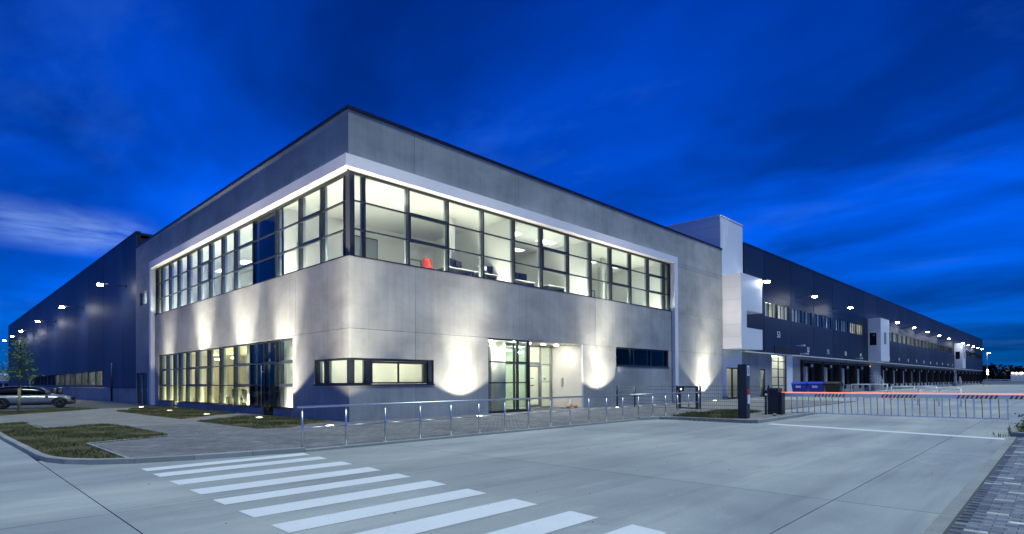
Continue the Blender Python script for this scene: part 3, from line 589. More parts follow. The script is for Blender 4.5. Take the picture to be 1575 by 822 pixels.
# ground floor
room(.42, 6.9, .42, 4.55, .05, 3.6, sides='NE'); plights(.6, 6.8, .6, 4.5, 3.6, 3, 2, 1.0, .4)
room(.42, 4.0, 4.7, 6.4, .05, 3.6, sides='NES'); plights(.6, 4, 4.8, 6.3, 3.6, 1, 1, 1.2, .5, 'panel_cool')
room(.42, 5, 6.6, 9.6, .05, 3.6, wall='inner_unlit', sides='NES', floor='inner_unlit', ceil='inner_unlit')
room(.42, 6, 9.75, 26.0, .05, 3.6, wall='inner_warm', sides='NES', ceil='inner_warm'); plights(1.0, 5.8, 10, 25.8, 3.6, 1, 5, .8, 1.2, 'panel_warm')
room(7.0, 10.1, .36, 7.0, .05, 3.6, sides='NW'); plights(7.2, 10.0, .8, 6.8, 3.6, 1, 4, .6, .6)
room(10.1, 14.4, YD+.15, 7.0, .05, 3.6, sides='NE'); plights(10.4, 14.3, 2.6, 6.8, 3.6, 2, 2, .9, .4)
room(17.8, 24.5, .42, 4.5, .05, 3.66, wall='inner_unlit', sides='NEW', floor='inner_unlit', ceil='inner_unlit')
for (x, yy) in ((8.1, .8), (9.75, .7), (8.3, 2.6), (9.0, 4.2)): MB().cyl((x, yy, 3.57), (x, yy, 3.596), .11, 12).build('downlight', 'downlight', off)  # downlights added inside the glass to brighten the vestibule and column
for x in (11.3, 12.5, 13.6): MB().cyl((x, 1.1, 3.585), (x, 1.1, 3.603), .11, 12).build('downlight', 'downlight', off)
MB().cyl((9.35, 1.5, .05), (9.35, 1.5, 3.6), .42, 24).build('column', 'column_white', off)
MB().box(8.42, 1.2, .05, 8.62, 1.5, 3.3).build('partition_post', 'mullion_inner', off)
for (z_, zz) in ((.9, 1.0), (2.05, 2.15), (2.9, 2.96)): MB().box(7.1, 3.0, z_, 8.6, 3.05, zz).build('shelf', 'mullion_inner', off)
for (x, yy) in ((.8, 11.9), (.8, 15.95), (.8, 19.8), (.8, 24)): MB().box(x, yy-.14, .05, x+.25, yy+.14, 3.6).build('pillar', 'column_white', off)
for (x, yy) in ((1.9, 12), (1.9, 18), (1.9, 22.5)): MB().box(x, yy-.12, FL, x+.22, yy+.12, 9.7).build('pillar', 'column_white', off)
for x in (7.0, 13.6, 19.9): MB().box(x-.12, 2.2, FL, x+.12, 2.4, 9.7).build('pillar', 'column_white', off)
for yy in (9.3, 8.9): MB().cyl((1.2, yy, 3.38), (1.2, yy, 3.45), .05, 8).build('downlight', 'spot_orange', off)

for (x, yy, wdt) in ((7.2, 6.5, 1.0), (11.6, 6.24, 1.0), (13.2, 6.24, 1.8), (19.0, 5.94, 1.0), (22.2, 5.94, 1.8)):
    b = MB(); b.box(x, yy-.03, FL, x+.08, yy+.02, 8.35); b.box(x+wdt, yy-.03, FL, x+wdt+.08, yy+.02, 8.35); b.box(x, yy-.03, 8.35, x+wdt+.08, yy+.02, 8.43); b.build('door_frame', 'mullion_inner', off)
for (x0_, x1_, yy) in ((9.5, 11.3, 3.4), (17.0, 19.6, 4.2)):
    b = MB()
    for q in range(4): xx = x0_+(x1_-x0_)*q/3; b.box(xx-.03, yy, FL, xx+.03, yy+.06, 8.6)
    b.box(x0_-.03, yy, 8.601, x1_+.03, yy+.06, 8.66); b.build('glass_partition', 'anthracite', off)
for (x, yy, wd_, hh, m_) in ((1.0, 6.1, 1.4, 8.2, 'desk_grey'), (14.4, 5.8, 1.1, 8.1, 'mullion_inner'), (20.6, 5.5, 1.2, 8.15, 'desk_grey')):
    MB().box(x, yy, FL, x+wd_, yy+.4, hh).build('cupboard', m_, off)
for yy in (10.9, 14.2, 18.4, 21.9):
    MB().box(4.7, yy, FL, 5.15, yy+1.3, 8.1).build('cupboard', 'desk_grey', off)
# ---- furniture seen through the glass
def desk(x, y, z, lx, ly, label):
    d = thing('desk', label, 'desk', (x, y, z), 'desks behind the glass'); b = MB().box(x-lx/2, y-ly/2, z+.70, x+lx/2, y+ly/2, z+.74); b.build('desk_top', 'desk_grey', d); MB().box(x-lx/2+.01, y-ly/2+.01, z+.665, x+lx/2-.01, y+ly/2-.01, z+.697).build('frame', 'anthracite', d)  # dark panel added below the top so its underside reads as shaded
    for sx in (-1, 1): MB().box(x+sx*(lx/2-.05)-.03, y-ly/2+.05, z, x+sx*(lx/2-.05)+.03, y+ly/2-.05, z+.70).build('leg', 'anthracite', d)
    return d
def monitor(x, y, z, rot, label):
    m = thing('monitor', label, 'monitor', (x, y, z), 'computer monitors behind the glass')
    def r(q): a = math.radians(rot); dx_, dy_ = q[0], q[1]; return (x+dx_*math.cos(a)-dy_*math.sin(a), y+dx_*math.sin(a)+dy_*math.cos(a), z+q[2])
    MB().box(-.29, -.02, .12, .29, .02, .5).xf(r).build('screen', 'screen_black', m); MB().box(-.03, .0, .01, .03, .04, .2).xf(r).build('stand', 'steel', m); MB().box(-.12, -.09, 0, .12, .09, .012).xf(r).build('base', 'steel', m)
def chair(x, y, z, rot, mat, label):
    c = thing('office_chair', label, 'chair', (x, y, z), 'office chairs behind the glass')
    def r(q): a = math.radians(rot); return (x+q[0]*math.cos(a)-q[1]*math.sin(a), y+q[0]*math.sin(a)+q[1]*math.cos(a), z+q[2])
    MB().box(-.25, -.25, .44, .25, .25, .53).xf(r).build('seat', mat, c, .04); bk = MB(); nu, nv = 8, 6
    for side in (0, 1):
        bk.add([(u*(.27-.07*v*v), .24-.16*u*u+.16*v+side*.05, .50+.68*v-.06*v*u*u) for v in [j/nv for j in range(nv+1)] for u in [-1+2*i/nu for i in range(nu+1)]], [((j*(nu+1)+i), (j*(nu+1)+i+1), ((j+1)*(nu+1)+i+1), ((j+1)*(nu+1)+i))[::(1 if side == 0 else -1)] for j in range(nv) for i in range(nu)], True)
    m_ = (nu+1)*(nv+1); edge = list(range(nu+1))+[j*(nu+1)+nu for j in range(1, nv+1)]+[nv*(nu+1)+i for i in range(nu-1, -1, -1)]+[j*(nu+1) for j in range(nv-1, 0, -1)]
    for a_, b_ in zip(edge, edge[1:]+edge[:1]): bk.f.append((b_, a_, a_+m_, b_+m_)); bk.sm.append(False)
    bk.xf(r).build('backrest', mat, c)
    MB().cyl(r((0, 0, .1)), r((0, 0, .44)), .03, 8).build('stem', 'steel', c); b = MB()
    for k in range(5): t = k*1.2566; b.cyl(r((0, 0, .12)), r((.3*math.cos(t), .3*math.sin(t), .05)), .02, 6)
    b.build('base', 'anthracite', c)
chair(5.62, 2.35, FL, 118, 'red_fabric', 'red office chair by second upper window from corner'); 
desk(6.6, 1.6, FL, 1.6, .8, 'pale desk right of red office chair, upper floor'); desk(8.3, 1.6, FL, 1.6, .8, 'pale desk under third and fourth upper bays right of corner'); desk(11.2, 1.7, FL, 1.8, .8, 'pale desk in bright room, sixth upper bay from corner'); desk(13.9, 1.6, FL, 1.6, .8, 'pale desk in bright upper room, farthest from the corner')
monitor(6.55, 1.7, FL+.74, 25, 'dark monitor on the desk beside the red chair'); monitor(7.0, 1.8, FL+.74, -160, 'dark monitor seen from behind over the desk edge, third upper bay'); monitor(8.9, 1.75, FL+.74, 160, 'dark monitor in fourth upper bay from the corner'); monitor(11.0, 1.8, FL+.74, 10, 'left dark monitor on bright room desk, sixth upper bay'); monitor(11.6, 1.8, FL+.74, -10, 'right dark monitor on bright room desk, sixth upper bay')
chair(10.3, 2.1, FL, 40, 'screen_black', 'black office chair in bright room by sixth upper bay')
pb = thing('printer', 'white box-shaped printer on upper floor in fourth bay from corner', 'printer', (8.25, 1.55, FL+.74)); MB().box(8.0, 1.35, FL+.74, 8.5, 1.75, FL+1.12).build('body', 'door_white', pb, .02); MB().box(8.05, 1.31, FL+.8, 8.45, 1.35, FL+.84).build('paper_tray', 'anthracite', pb)
wb = thing('picture_frame', 'dark framed glass board on wall behind red chair', 'picture', (3.6, 6.4, 8.0)); MB().box(3.4, 6.46, 8.0, 5.4, 6.5, 9.1).build('frame', 'anthracite', wb); MB().box(3.46, 6.445, 8.06, 5.34, 6.459, 9.04).build('sheet', 'mullion_inner', wb)
for k, yy in enumerate((12.6, 15.0, 17.2)): desk(1.8, yy, .05, .9, 1.6, ('table nearest the dark door in lit ground floor hall', 'table in middle of lit ground floor hall', 'table farthest along lit ground floor hall')[k])
for k, yy in enumerate((12.2, 13.2, 14.8)): chair(1.35, yy, .05, 90+20*k, 'screen_black', ('black chair at hall table nearest the dark door', 'black chair between first and second hall tables', 'black chair facing middle hall table')[k])

# ================================================================== WHITE STAIR TOWER between office and warehouse
tw = thing('white_tower', 'white panel clad stepped tower between concrete office and dark warehouse', 'building', (33.1, 0, 0))
X0 = 33.10
def boxes(name, mat, parent, lst, bevel=0):
    for q in lst: MB().box(*q).build(name, mat, parent, bevel)
zt = [10.02, 11.0, 12.0, 13.0, 14.0, 14.8]
for za, zb in zip(zt, zt[1:]):
    for ya, yb in ((.12, 2.6), (2.6, 6.0)): MB().box(X0, ya+.006, za+.006, X0+.12, yb-.006, zb-.006).build('panel', 'white_cladding', tw)
MB().box(X0+.125, .12, 8, 37.5, 6, 14.79).build('tower_wall', 'white_cladding', tw); MB().box(X0-.03, .08, 14.8, 37.53, 6.03, 14.87).build('coping', 'white_metal', tw)
ya = -1.5
zt = [4.08, 5.0, 5.98, 6.95, 7.95, 8.95, 10.0]
for za, zb in zip(zt, zt[1:]): MB().box(X0, ya+.05, za+.006, X0+.1, .08, zb-.006).build('panel', 'white_cladding', tw)
b = MB(); q0, q1 = X0, 37.42
b.box(X0+.0, ya, 4.08, q1, ya+.045, 5.75); b.box(X0, ya, 5.751, 34.15, ya+.045, 7.15); b.box(X0, ya, 7.151, q1, ya+.045, 10.0); b.build('front_panel', 'white_cladding', tw)
boxes('floor_slab', 'white_cladding', tw, [(X0+.1, ya+.05, 9.9, q1, .1, 9.99), (X0+.1, ya+.05, 4.09, q1, .1, 4.2), (34.15, ya+.05, 7.15, q1, .1, 7.25), (34.15, ya+.05, 5.65, q1, .1, 5.74)])
MB().box(34.1, -.05, 5.74, q1, .1, 7.15).build('recess_wall', 'cladding_dark', tw); MB().box(34.06, ya+.05, 5.74, 34.14, .0, 7.15).build('recess_side', 'white_cladding', tw)
MB().box(34.8, -.95, 7.12, 35.1, -.75, 7.148).build('recess_light', 'strip_light', tw)
# wall below with glass door
b = MB(); b.box(X0, .25, .03, 34.35, .45, 4.08); b.box(36.95, .25, .03, 37.42, .45, 4.08); b.box(34.35, .25, 2.62, 36.95, .45, 4.08); b.build('lower_wall', 'white_cladding', tw)
b = MB(); b.box(34.35, .3, .04, 34.45, .42, 2.62); b.box(36.85, .3, .04, 36.95, .42, 2.62); b.box(35.6, .3, .14, 35.7, .42, 2.52); b.box(34.45, .3, .04, 36.85, .42, .14); b.box(34.45, .3, 2.52, 36.85, .42, 2.62); dr = b.build('door', 'anthracite', tw)
for xa, xb in ((34.45, 35.6), (35.7, 36.85)): MB().box(xa, .35, .14, xb, .362, 2.52).build('pane', 'glass', dr)
MB().box(X0+.1, 3.5, .03, 37.4, 3.6, 4.05).build('inner_wall', 'inner_white', tw); MB().box(X0+.05, .45, .03, X0+.1, 3.5, 4.05).build('inner_wall', 'inner_white', tw); MB().box(37.4, .45, .03, 37.45, 3.5, 4.05).build('inner_wall', 'inner_white', tw)
MB().box(X0+.1, .46, 4.0, 37.4, 3.5, 4.07).build('ceiling', 'inner_white', tw); MB().box(34.5, 1.2, 3.95, 36.5, 1.6, 3.99).build('ceiling_light', 'strip_light', tw)
MB().box(X0, -.06, 0, 33.9, .24, .3).build('plinth', 'plinth_concrete', tw)

# ================================================================== RIGHT WAREHOUSE
wh = thing('warehouse', 'long dark clad warehouse with loading docks and row of windows', 'building', (37.5, 0, 0))
HW = 13.28; SL = 171
unit = 6.8; s0 = 4.5
wins = []
BX = [(40.2, 45.0), (116.2, 120.8)]
k = 0
while s0+unit*k < SL-6:
    for (da, db) in ((0, 2.85), (3.1, 5.95)):
        aa, ab = s0+unit*k+da, s0+unit*k+db
        if not any(aa < q1_+.1 and ab > q0_-.1 for q0_, q1_ in BX): wins.append((aa, ab))
    k += 1
holes = [(a0, a1, 7.38, 8.80) for a0, a1 in wins]
seams = [.0, 4.3] + [4.3+unit*k for k in range(1, 25) if 4.3+unit*k < SL] + [SL]
for a0, a1 in zip(seams, seams[1:]):
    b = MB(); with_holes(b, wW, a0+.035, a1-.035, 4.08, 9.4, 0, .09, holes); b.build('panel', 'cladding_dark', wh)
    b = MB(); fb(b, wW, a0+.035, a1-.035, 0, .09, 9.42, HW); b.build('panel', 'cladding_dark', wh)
b = MB(); with_holes(b, wW, 0, SL, 4.1, HW-.02, .092, .3, holes); b.build('wall', 'cladding_charcoal', wh)
b = MB(); fb(b, wW, 0, SL+.05, -.03, .35, HW+.002, HW+.12); b.build('coping', 'cladding_dark', wh)
b = MB(); fb(b, wW, .3, SL, 3.4, 60, HW-.5, HW-.3); fb(b, wW, .3, SL, .3, 3.4, HW-.5, HW-.3); b.build('roof', 'roof_grey', wh)
b = MB(); fb(b, wW, SL-.25, SL, .301, 60, 0, HW); fb(b, wW, 0, .25, 6.1, 60, 0, HW); b.build('end_wall', 'cladding_dark', wh)
# corridor behind the windows
b = MB(); fb(b, wW, 4, SL-1, 2.2, 2.3, 6.4, 9.3); b.build('inner_wall', 'inner_white', wh); b = MB(); fb(b, wW, 4, SL-1, .31, 2.2, 9.2, 9.3); fb(b, wW, 4, SL-1, .31, 2.2, 6.4, 6.5); b.build('ceiling', 'inner_white', wh)
rw = random.Random(3)
for i, (a0, a1) in enumerate(wins):
    wn = window(wW, a0, a1, 7.38, 8.80, 1, wh, d=.03, depth=.12, fw=.05, vbars=(a0+.95, a0+1.9))
    lit = a0 < 11 or 45 < a0 < 116 and rw.random() < .75 or rw.random() < .4
    if i % 2 == 0:
        b = MB(); fb(b, wW, a0+.5, a0+5.0, .8, 1.4, 9.15, 9.19); b.build('ceiling_light', 'strip_light' if lit else 'blind', wh)
    # blinds / partition behind some panes
    v0 = a0+.08
    for q in range(3):
        if rw.random() < (.45 if lit else .6):
            b = MB(); fb(b, wW, v0+.93*q+.05, v0+.93*q+.75*rw.uniform(.5, 1), .3, .33, 7.42, 8.76); b.build('blind', 'blind', wn)
    if i % 2 == 1: b = MB(); fb(b, wW, a1+.3, a1+.4, .31, 2.19, 6.5, 9.2); b.build('partition', 'inner_white', wh)
# lower dock wall
docks = [15.0+6.8*k for k in range(4)] + [49.2+6.8*k for k in range(10)] + [123.2+6.8*k for k in range(7)]
DW = 6.35
lh = [(a, a+DW, .0, 3.66) for a in docks] + [(4.3, 5.55, .0, 2.6), (7.2, 10.95, .0, 4.0)]
lh += [(42.3, 43.5, 1.2, 3.2), (118, 119.2, 1.2, 3.2)]
b = MB(); with_holes(b, wW, 0, SL, 0, 4.07, .45, .75, lh); b.build('lower_wall', 'plinth_concrete', wh)
b = MB(); fb(b, wW, 0, SL, .0, .9, 4.0, 4.078); b.build('soffit', 'white_cladding', wh)
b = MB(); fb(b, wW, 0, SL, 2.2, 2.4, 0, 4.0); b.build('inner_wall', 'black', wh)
# narrow door and grade door
b = MB(); fb(b, wW, 4.3, 5.55, .5, .58, .03, .12); fb(b, wW, 4.3, 4.4, .5, .58, .12, 2.6); fb(b, wW, 5.45, 5.55, .5, .58, .12, 2.6); fb(b, wW, 4.4, 5.45, .5, .58, 2.5, 2.6); dr = b.build('door', 'anthracite', wh); b = MB(); fb(b, wW, 4.4, 5.45, .54, .552, .12, 2.5); b.build('pane', 'glass', dr)
b = MB(); fb(b, wW, 4.2, 5.7, 1.4, 1.45, .0, 2.8); b.build('inner_wall', 'inner_white', wh); b = MB(); fb(b, wW, 4.3, 5.6, .8, 1.2, 2.7, 2.75); b.build('ceiling_light', 'strip_light', wh)
b = MB(); za = [.1, 1.05, 1.85, 2.65, 3.4, 3.98]
for aa in (7.2, 9.0, 10.85): fb(b, wW, aa, aa+.1, .5, .58, .03, 4.0)
for zz in za: 
    for aa, ab in ((7.3, 9.0), (9.1, 10.85)): fb(b, wW, aa, ab, .5, .58, zz-.045, zz+.02)
gd = b.build('sectional_door', 'anthracite', wh)
for zb_, zt_ in zip(za, za[1:]):
    for aa, ab in ((7.3, 9.0), (9.1, 10.85)): b = MB(); fb(b, wW, aa, ab, .53, .542, zb_+.02, zt_-.045); b.build('pane', 'glass', gd)
b = MB(); fb(b, wW, 6.9, 11.3, 2.05, 2.19, 0, 4.0); fb(b, wW, 6.8, 6.9, .76, 2.19, 0, 4); fb(b, wW, 11.2, 11.3, .76, 2.19, 0, 4); b.build('inner_wall', 'inner_white', wh); b = MB(); fb(b, wW, 7.3, 10.9, 1.0, 1.5, 3.9, 3.95); b.build('ceiling_light', 'strip_light', wh)
b = MB(); fb(b, wW, 11.0, 12.6, .40, .45, .0, 4.0); b.build('door_surround', 'white_render', wh)
# dark box added in place of the dark recess over the grade door
b = MB(); fb(b, wW, 6.6, 11.2, -.06, -.002, 4.1, 4.75); b.build('dark_notch', 'cladding_charcoal', wh)
# dock bays: one built, parts copied
def dock(a):
    d = MB(); fb(d, wW, a+.0, a+.12, .2, 1.5, .9, 3.64); fb(d, wW, a+DW-.12, a+DW, .2, 1.5, .9, 3.64); fb(d, wW, a+.12, a+DW-.12, .2, 1.5, 3.40, 3.64)
    fb(d, wW, a+.12, a+2.55, .9, 1.0, .9, 3.4); fb(d, wW, a+5.05, a+DW-.12, .9, 1.0, .9, 3.4); fb(d, wW, a+2.55, a+5.05, .9, 1.0, 2.85, 3.4)
    dk = d.build('dock_shelter', 'rubber', wh)
    b = MB(); fb(b, wW, a+2.56, a+5.04, 1.15, 1.2, 1.05, 2.84); b.build('door_leaf', 'dock_leaf', dk)
    b = MB()
    for zz in (1.5, 1.95, 2.4): fb(b, wW, a+2.56, a+5.04, 1.135, 1.149, zz-.015, zz+.015)
    b.build('door_rib', 'black', dk)
    b = MB(); fb(b, wW, a+2.3, a+2.45, .55, .88, .3, 3.0); b.build('guide', 'white_cladding', dk)
    b = MB(); fb(b, wW, a+3.2, a+4.4, .5, .88, 2.9, 3.35); b.build('header', 'cladding_dark', dk)
    b = MB(); fb(b, wW, a+3.6, a+3.95, .44, .498, 3.0, 3.25); b.build('number_plate', 'white_metal', dk)
    b = MB(); fb(b, wW, a, a+DW, .5, 1.4, 0, .95); b.build('dock_wall', 'plinth_concrete', dk)
    for o_ in (2.2, 4.9): b = MB(); fb(b, wW, a+o_, a+o_+.35, .3, .498, .45, .93); b.build('bumper', 'rubber', dk)
for a_ in docks: dock(a_)
# number signs on the cladding: narrow white digits
def number(txt, s, z, size):
    cu = bpy.data.curves.new('number', 'FONT'); cu.body = txt; cu.size = size; cu.align_x = 'CENTER'; cu.extrude = .01; cu.resolution_u = 2
    t = bpy.data.objects.new('number', cu); COL.objects.link(t); bpy.context.view_layer.update()
    me = bpy.data.meshes.new_from_object(t); bpy.data.objects.remove(t); me.materials.clear(); me.materials.append(MAT['white_metal'])
    ob = bpy.data.objects.new('number_sign', me); COL.objects.link(ob); ob.parent = wh; p = wW(s, -.03, z); ob.location = (p[0]-37.5, p[1], p[2]); ob.rotation_euler = (math.pi/2, 0, -WA)
number('53', 7.7, 5.6, .85)
for i, a_ in enumerate(docks[:14]): number(str(52-i), a_+1.0 if i < 4 else a_+3.0, 4.5, .75)
# cameras / brackets on the wall
for s_, z_ in ((12.6, 5.0), (13.6, 4.2), (34.2, 4.25)):
    b = MB(); fb(b, wW, s_, s_+.08, -.5, 0, z_, z_+.06); fb(b, wW, s_-.1, s_+.2, -.75, -.45, z_-.05, z_+.12); b.build('wall_camera', 'white_metal', wh)
# projecting white boxes
for (sa, sb) in BX:
    ofs = 1.5
    for (z0_, z1_) in ((4.05, 5.5), (5.5, 8.4), (8.4, 9.85)):
        b = MB(); hl = [(-1.0, -.2, 6.2, 7.9)] if z0_ == 5.5 else []
        def wB(a, d, z, sa=sa): return wW(sa+d, a, z)
        with_holes(b, wB, -ofs+.03, -.005, z0_+.006, z1_-.006, 0, .1, hl); b.f = [tuple(reversed(f)) for f in b.f]; b.build('panel', 'white_cladding', wh)
    b = MB(); fb(b, wW, sa, sb, -ofs, -ofs+.025, 4.05, 9.85); b.build('front_panel', 'white_cladding', wh)
    for (aa_, z0_, z1_) in ((sa+.1, 9.75, 9.84), (sa+.1, 4.06, 4.2), (sb-.1, 4.201, 9.749)):
        b = MB(); fb(b, wW, aa_, sb, -ofs+.03, -.005, z0_, z1_); b.build('floor_slab' if aa_ < sb-1 else 'side_panel', 'white_cladding', wh)
    b = MB(); fb(b, wW, sa+.04, sa+.07, -1.0, -.2, 6.2, 7.9); b.build('pane', 'glass_dark', wh)
    b = MB(); fb(b, wW, sa+1.8, sa+2.9, -ofs-.03, -ofs-.002, 6.4, 8.0); b.build('sign_panel', 'print_grey', wh)
for a_ in (42.3, 118):
    b = MB(); fb(b, wW, a_, a_+1.2, .5, .56, 1.2, 3.2); b.build('door', 'anthracite', wh); b = MB(); fb(b, wW, a_+.3, a_+.6, .3, .44, 3.35, 3.5); b.build('bulkhead_light', 'led_amber', wh)

# ---- stair and guard rails
def stair(s, d0, n, label):
    st = thing('stair', label, 'stairs', wW(s, d0, 0), 'steel stairs at the dock doors'); b = MB()
    fb(b, wW, s, s+1.6, d0-1.0, d0, 1.1, 1.16); b.build('landing', 'stair_steel', st)
    for k in range(n): z_ = 1.1-(k+1)*1.1/(n+1); b = MB(); fb(b, wW, s+1.6+.29*k, s+1.89+.29*k, d0-1.0, d0, z_-.04, z_); b.build('step', 'stair_steel', st)
    L_ = .29*n
    for dd in (d0-1.0, d0-.02):
        b = MB()
        for hh in (1.0, .55): b.cyl(wW(s, dd, 1.13+hh), wW(s+1.6, dd, 1.13+hh), .03, 6); b.cyl(wW(s+1.6, dd, 1.13+hh), wW(s+1.6+L_, dd, .1+hh), .03, 6)
        for t in (0, .5, 1): b.cyl(wW(s+1.6*t, dd, 0), wW(s+1.6*t, dd, 2.13), .03, 6)
        for t in (.5, 1): b.cyl(wW(s+1.6+L_*t, dd, 0), wW(s+1.6+L_*t, dd, 2.13-1.03*t), .03, 6)
        b.build('railing', 'white_metal', st)
stair(42.0, .3, 6, 'white railed steel stair under nearer projecting white box of warehouse'); stair(117.6, .3, 6, 'white railed steel stair under farther projecting white box of warehouse')
def guard(pts, h, label):
    t = thing('guard_rail', label, 'guard rail', (*pts[0], 0), 'white tube guard rails in the yard')
    b = MB(); 
    for p, q in zip(pts, pts[1:]): b.cyl((*p, h), (*q, h), .045, 8)
    b.build('rail', 'white_metal', t)
    for p in pts: MB().cyl((*p, 0), (*p, h), .045, 8).build('post', 'white_metal', t)
guard([(57.9, -3.2), (57.5, -5.0), (57.2, -6.6)], 1.06, 'white tube guard rail right of dark bin'); guard([(39.4, -10.2), (39.6, -11.6), (39.8, -12.9)], 1.02, 'white tube guard rail below nearer projecting white box'); guard([(30.2, -13.2), (29.6, -14.3), (28.6, -15.4)], 1.0, 'white tube guard rail nearest the boom barrier tip')

# ---- wheelie containers
def container(p, rot, mat, label, lab=True):
    c = thing('waste_container', label, 'waste container', (*p, 0), 'waste containers in the yard'); a_ = rot
    def r(q): return (p[0]+q[0]*math.cos(a_)-q[1]*math.sin(a_), p[1]+q[0]*math.sin(a_)+q[1]*math.cos(a_), q[2])
    b = MB(); k = len(b.v)
    b.add([(-.55, -.42, .2), (.55, -.42, .2), (.55, .42, .2), (-.55, .42, .2), (-.66, -.52, 1.15), (.66, -.52, 1.15), (.66, .52, 1.15), (-.66, .52, 1.15)], [(0, 3, 2, 1), (4, 5, 6, 7), (0, 1, 5, 4), (1, 2, 6, 5), (2, 3, 7, 6), (3, 0, 4, 7)]); b.xf(r).build('body', mat, c, .03)
    b = MB().box(-.70, -.56, 1.15, .70, .56, 1.22); b.xf(r).build('rim', mat, c, .02)
    b = MB(); 
    n = 6
    for i in range(n):
        t0, t1 = math.pi*i/n, math.pi*(i+1)/n
        b.add([(-.66, -.5*math.cos(t0), 1.22+.17*math.sin(t0)), (.66, -.5*math.cos(t0), 1.22+.17*math.sin(t0)), (.66, -.5*math.cos(t1), 1.22+.17*math.sin(t1)), (-.66, -.5*math.cos(t1), 1.22+.17*math.sin(t1))], [(0, 1, 2, 3)])
        for sx in (-.66, .66): b.add([(sx, 0, 1.22), (sx, -.5*math.cos(t0), 1.22+.17*math.sin(t0)), (sx, -.5*math.cos(t1), 1.22+.17*math.sin(t1))], [(0, 1, 2)])
    b.xf(r).build('lid', mat, c)
    for sx in (-.45, .45):
        for sy in (-.35, .35): MB().cyl((sx-.03, sy, .1), (sx+.03, sy, .1), .1, 10).xf(r).build('wheel', 'black', c)
    for sx in (-.74, .74): MB().box(sx-.05, -.06, 1.0, sx+.05, .06, 1.1).xf(r).build('handle', mat, c)
    if lab: MB().box(-.25, -.535, .82, .2, -.50, 1.02).xf(lambda q: r((q[0], q[1], q[2]))).build('label', 'white_metal', c)
ra = -YAW
ra = -math.pi/2
container((47.5, -1.3), ra, 'blue_plastic', 'blue waste container with white label, left of the two blue ones'); container((47.5, -2.75), ra, 'blue_plastic', 'blue waste container with white label, between blue and dark ones'); container((47.5, -4.2), ra, 'dark_plastic', 'dark grey waste container right of two blue ones', False)

# ---- wall lamps
def lamp_proto(W, name, label, cat, a, z, group):
    p = W(a, 0, z); l = thing(name, label, cat, p, group)
    b = MB(); b.cyl(W(a, 0, z+.05), W(a, -1.5, z+.12), .022, 6); b.build('arm', 'black', l)
    b = MB(); fb(b, W, a-.1, a+.1, -.06, -.002, z-.1, z+.2); b.build('wall_plate', 'dark_blue_grey', l)
    b = MB(); fb(b, W, a-.2, a+.2, -1.95, -1.5, z+.05, z+.17); b.build('housing', 'dark_blue_grey', l, .02)
    b = MB(); fb(b, W, a-.17, a+.17, -1.92, -1.56, z-.06, z+.049); b.build('lens', 'lamp_white', l)
    return l
orw = ['first', 'second', 'third', 'fourth', 'fifth', 'sixth', 'seventh', 'eighth', 'ninth', 'tenth', 'eleventh', 'twelfth', 'thirteenth', 'fourteenth']
rl = [.35, 12.6, 25.0, 49, 60.7, 72.2, 83.8, 95, 115.2, 124, 133, 142, 151]
l0 = None
for i, s_ in enumerate(rl):
    lab = f'lit wall lamp on dark dock warehouse, {orw[i]} from the white tower'
    if l0 is None: l0 = lamp_proto(wW, 'wall_lamp', lab, 'wall lamp', s_, 9.82, 'lit lamps along the dock warehouse'); pz = wW(s_, 0, 9.82)
    else:
        c = clone(l0); c['label'] = lab; q = wW(s_, 0, 9.82-.0008*s_); c.location = q
l1 = None
for i, y_ in enumerate([35.0, 53.3, 71.7, 90.0, 102.5, 115.5]):
    lab = f'lit wall lamp on blue-grey left warehouse, {orw[i]} from the office building'
    if l1 is None: l1 = lamp_proto(wN, 'wall_lamp', lab, 'wall lamp', y_, 9.42, 'lit lamps along the left warehouse')
    else: c = clone(l1); c['label'] = lab; c.location = wN(y_, 0, 9.42)

# ================================================================== LEFT WAREHOUSE
lw = thing('warehouse', 'tall blue-grey clad warehouse beside the car park', 'building', (0.06, 32, 0))
Y0, Y1 = 31.72, 132
sm = [Y0, 36.4] + [36.4+7.0*k for k in range(1, 14)] + [Y1]
lwin = [(43.9+6.98*k+j*3.4, 43.9+6.98*k+j*3.4+3.2) for k in range(8) for j in range(2)]
hl = [(a0, a1, 1.42, 2.85) for a0, a1 in lwin]
for a0, a1 in zip(sm, sm[1:]):
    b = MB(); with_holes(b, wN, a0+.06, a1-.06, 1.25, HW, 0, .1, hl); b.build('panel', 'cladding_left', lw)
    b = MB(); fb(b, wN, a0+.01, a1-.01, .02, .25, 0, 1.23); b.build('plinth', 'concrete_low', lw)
b = MB(); with_holes(b, wN, Y0, Y1, 1.25, HW-.02, .101, .3, hl); b.build('wall', 'cladding_charcoal', lw)
b = MB(); fb(b, wN, Y0, Y1+.05, -.03, .3, HW+.002, HW+.1); b.build('coping', 'cladding_left', lw)
b = MB(); fb(b, wN, Y0, Y1, .301, 40, HW-.4, HW-.2); b.build('roof', 'roof_grey', lw)
MB().box(.36, Y0, 0, 40, Y0+.3, HW-.01).build('end_wall', 'cladding_charcoal', lw); MB().box(.36, Y1-.3, 0, 40, Y1, HW-.01).build('end_wall', 'cladding_left', lw)
MB().box(3.0, 40, .5, 3.1, 102, 3.6).build('inner_wall', 'inner_white', lw); MB().box(.37, 40, 3.4, 3, 102, 3.5).build('ceiling', 'inner_white', lw); MB().box(.37, 40, .6, 3, 102, .7).build('floor', 'floor_grey', lw)
